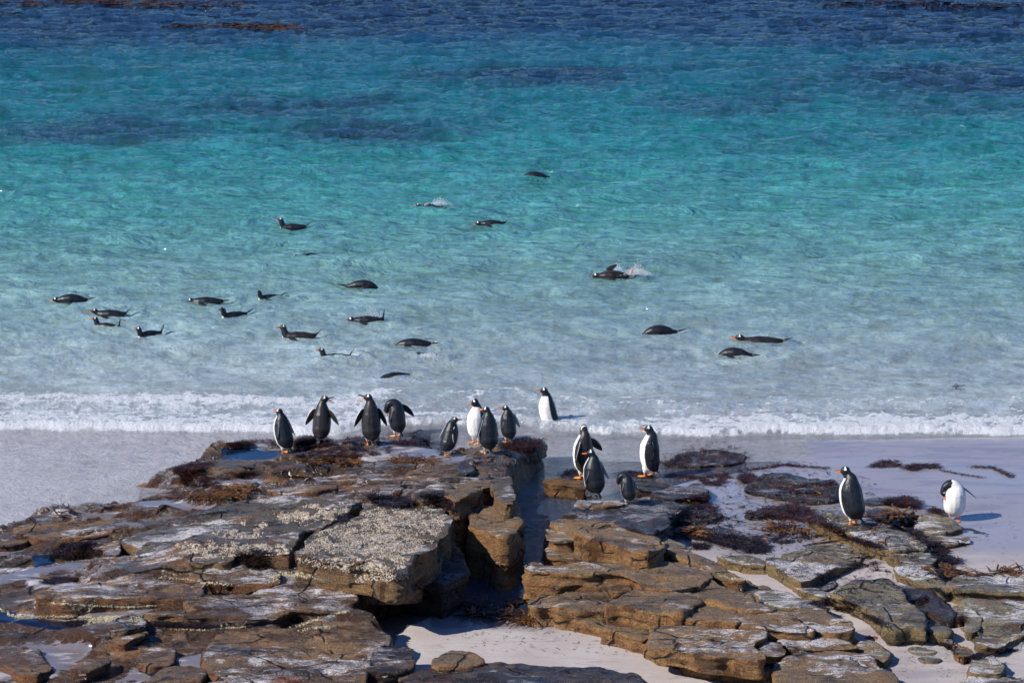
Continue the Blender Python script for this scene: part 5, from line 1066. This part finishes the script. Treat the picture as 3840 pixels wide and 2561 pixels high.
upright('penguin seen squarely from behind in the middle of the group of four', 1122, 1040, 103, 12, hyaw=55, lean=3, fat=1.2, hunch=.03, wl=.25, wr=.1, group=GR)
upright('rightmost penguin of the group of four, bill pointing left', 1168, 1015, 81, 22, hyaw=68, hunch=.06, lean=8, fat=1.2, wl=.12, wr=.45, group=GR)
upright('penguin wading out of the surf with white belly forward', 1262, 972, 98, 122, hyaw=-30, hpitch=-6, lean=8, fat=1.15, wl=.15, wr=.1, group=GR, feet=False, sink=.10, z=.0)
upright('penguin with flippers spread standing behind another at the channel', 1338, 1096, 119, 44, hyaw=-25, lean=-4, fat=1.15, wl=.45, wr=.95, group=GR, mat='feather_brown', bands=True)
upright('dark-backed penguin standing in front of the flipper-spreading one', 1365, 1142, 107, 28, hyaw=62, hpitch=-3, lean=5, hunch=.03, fat=1.25, wl=.2, wr=.35, group=GR)
upright('smallest penguin, hunched with its head bent down on the grey slab', 1443, 1157, 71, 22, preen=-1, lean=12, fat=1.2, wl=.15, wr=.3, group=GR, footmat='pinkfoot')
upright('tall penguin walking left with one flipper lifted behind', 1490, 1092, 114, 74, hyaw=14, hpitch=-2, lean=-4, fat=1.15, thr=.3, wl=.05, wr=.45, group=GR, step=.05)
upright('upright penguin in profile facing left on the olive slab', 1958, 1203, 127, 46, hyaw=42, hpitch=-4, lean=7, hunch=.02, thr=.35, wl=.05, wr=.1, group=GR, hshift=.03, fat=1.22)
upright('bent-over penguin showing its white belly at the sand edge', 2190, 1194, 95, 172, preen=1, wl=1.0, wr=.25, group=GR, lean=4, fat=1.36, thr=-.05, bl=1.5)

GS = 'penguins swimming in the bay'
def swimmer(label, x, y, yaw=90, head='up', tail=.9, hump=0.0, depth=0.0, sc=1.0, hyaw=0, mat='feather', roll=0, flip=0, tl=.13, feetout=False, sl=1.0):
    loc = Vector(at_z(x * 1.63333, y * 1.63333, 0.0)); loc.z = -depth + 0.010
    ta = tail
    sp = [((0, -.25 * sl, -.012 + .012 * min(ta, 1.2)), .034, .026), ((0, -.19 * sl, -.022), .064, .052), ((0, -.09 * sl, -.028 + hump * .7), .092, .080), ((0, .02, -.030 + hump), .105, .092), ((0, .12, -.035 + hump * .8), .094, .086)]
    th = math.radians(hyaw)
    if head == 'up':
        sp += [((0, .185, -.02), .072, .070), ((0, .215, .045), .055, .055)]; hd = np.array([-math.sin(th), math.cos(th), .05])
        hc = np.array([0, .225, .125]) + hd * .012
    elif head == 'low':
        sp += [((0, .19, -.02), .062, .062), ((0, .235, .005), .047, .046)]; hd = np.array([-math.sin(th), math.cos(th), .02])
        hc = np.array([0, .275, .035])
    elif head == 'fwd':
        sp += [((0, .19, -.025 + hump * .4), .066, .062), ((0, .245, -.02), .050, .046)]; hd = np.array([0, 1, -.25])
        hc = np.array([0, .285, -.005])
    else:
        sp += [((0, .19, -.035 + hump * .3), .066, .062), ((0, .24, -.06), .050, .046)]; hd = np.array([0, 1, -.5])
        hc = np.array([0, .275, -.08])
    hd = hd / np.linalg.norm(hd)
    P = [s[0] for s in sp] + [hc, hc + hd * .028, hc + hd * .05]; R = [(s[1], s[2]) for s in sp] + [(.049, .048), (.034, .032), (.018, .018)]
    fl = []
    for s in (-1, 1):
        if s * flip > 0 or flip == 0: fl.append(((s * .085, .13, -.02 + hump * .5), (s * .75, -.55, -.12), (0, 1, 0), (0, -.2, -.05), .20))
        else: fl.append(((s * .06, .10, .03 + hump * .5), (s * .35, -.55, .55), (0, 1, 0), (0, -.25, -.1), .19))
    tdir = np.array([0, -math.cos(ta), math.sin(ta)])
    e = build_penguin(label, loc, yaw, P, R, (0, 0, -1), hd, hc, .60, .72, mat, sc * 1.0, 0, fl, (), (P[0], tdir, .34, tl * 1.35), GS, tailn=7, bill=1.35, tailk=2.3)
    if feetout:
        for s in (-1, 1):
            make_foot((s * .03, -.27, .03), 0, 1.9, e, 'foot')
    return e
# x, y are the water line under the middle of the back
swimmer('diving penguin at the far left, rounded back and head under', 166, 688, 92, 'fwd', .25, .035)
swimmer('swimming penguin at far left with raised orange bill and slanting tail', 254, 720, 88, 'low', .75, .0, hyaw=15)
swimmer('swimming penguin below it with tail straight up', 246, 750, 75, 'up', 1.35, .01, sc=.85, hyaw=10)
swimmer('dark swimming penguin turned toward the shore with bill left', 344, 768, 130, 'up', 1.1, .015, sc=.85, hyaw=-45)
swimmer('flat low penguin gliding with head just awash, left of centre', 475, 691, 91, 'fwd', .12, .005, sl=1.1)
swimmer('bobbing penguin with its neck up facing the camera, left group', 538, 723, 120, 'up', .5, .0, sc=.88, hyaw=25)
swimmer('small penguin with its head turned away, rightmost of the left group', 618, 682, 115, 'up', .35, -.005, sc=.78, hyaw=50)
swimmer('penguin with bright orange bill high in the water, the farthest left one', 672, 520, 90, 'up', .55, -.01)
swimmer('blurred penguin below the surface under the orange-billed one', 712, 586, 92, 'fwd', .2, .0, depth=.03)
swimmer('rolling penguin with a white flipper edge, heading right', 832, 656, -90, 'down', .2, .04, sl=1.15)
swimmer('penguin with its head down and tail fan straight up', 845, 734, 93, 'fwd', 1.4, .0, tl=.16)
swimmer('penguin with a grey neck and raised tail, lower left of centre', 684, 770, 90, 'up', .75, -.005, sl=1.15, hyaw=20, mat='feather_brown')
swimmer('penguin nearest the shore with bill left and tail raised', 770, 820, 100, 'up', 1.0, .0, sc=.88)
swimmer('penguin with only its smooth back showing, centre', 950, 788, 92, 'down', .05, .01, sc=1.05)
swimmer('faint penguin under the surface by the small splash', 968, 814, 88, 'down', .2, .0, depth=.03)
swimmer('dark penguin under water close to the foam', 905, 861, 125, 'down', .1, .01, depth=.04, sc=1.1)
swimmer('farthest penguin, a dark hump in open turquoise water', 1230, 408, 92, 'fwd', .15, .05, sc=1.25)
swimmer('tiny far penguin bursting through a splash', 985, 476, 85, 'low', .2, .02, sc=.85, flip=1)
swimmer('penguin ducking its white-patched head with tail up, centre', 1130, 513, 91, 'fwd', .8, .005)
swimmer('penguin racing left through spray with orange feet showing', 1408, 633, 93, 'fwd', .1, .02, flip=-1, sc=1.12, feetout=True, mat='feather_brown')
swimmer('penguin arching its back with the head under, right side', 1516, 762, 95, 'down', .25, .045, sc=1.05)
swimmer('long low penguin with an orange bill, right side', 1745, 782, 90, 'low', .25, -.005, sc=1.2, sl=1.15, mat='feather_brown')
swimmer('penguin with a blue-black hump and head under, right side', 1688, 813, 82, 'down', .0, .04, sc=1.0)

# ------------------------------------------------------------------ splashes
def splash(label, x, y, w, h, n, seed, mound=True):
    r = np.random.default_rng(seed); c = at_z(x * 1.63333, y * 1.63333, 0.03); s = FPX / math.hypot(c[1], H) / 1.63333
    W_, H_ = w / s, h / s; V = []; F = []
    ico = np.array([(0, 0, 1), (.9, 0, -.4), (-.45, .8, -.4), (-.45, -.8, -.4)]); tf_ = np.array([(0, 1, 2), (0, 2, 3), (0, 3, 1), (1, 3, 2)])
    for i in range(n):
        q = r.normal(0, .38) ; hh = abs(r.normal(0, .5)) * max(0.0, 1 - abs(q)) * H_
        p = np.array([q * W_ * .5 * 1.4, r.normal(0, .08), hh]); sz = r.uniform(.0025, .008)
        V.append(ico * sz * np.array([1, 1, r.uniform(.8, 2)]) + p); F.append(tf_ + 4 * i)
    me = mesh_np('splash', np.concatenate(V), np.concatenate(F)); o = link('splash', me, M['drop'], kind='stuff'); o.location = c; o['label'] = label; o['category'] = 'splash'
splash('spray of drops behind the tiny far penguin', 1010, 471, 44, 16, 840, 1)
splash('spray thrown up behind the racing penguin', 1462, 630, 50, 24, 1200, 2)
splash('small spray above the racing penguin back', 1418, 622, 24, 20, 240, 3)
splash('fine spray left of the upright tail fan', 852, 728, 60, 26, 340, 4)
splash('little splash beside the faint underwater penguin', 985, 818, 40, 10, 400, 5)
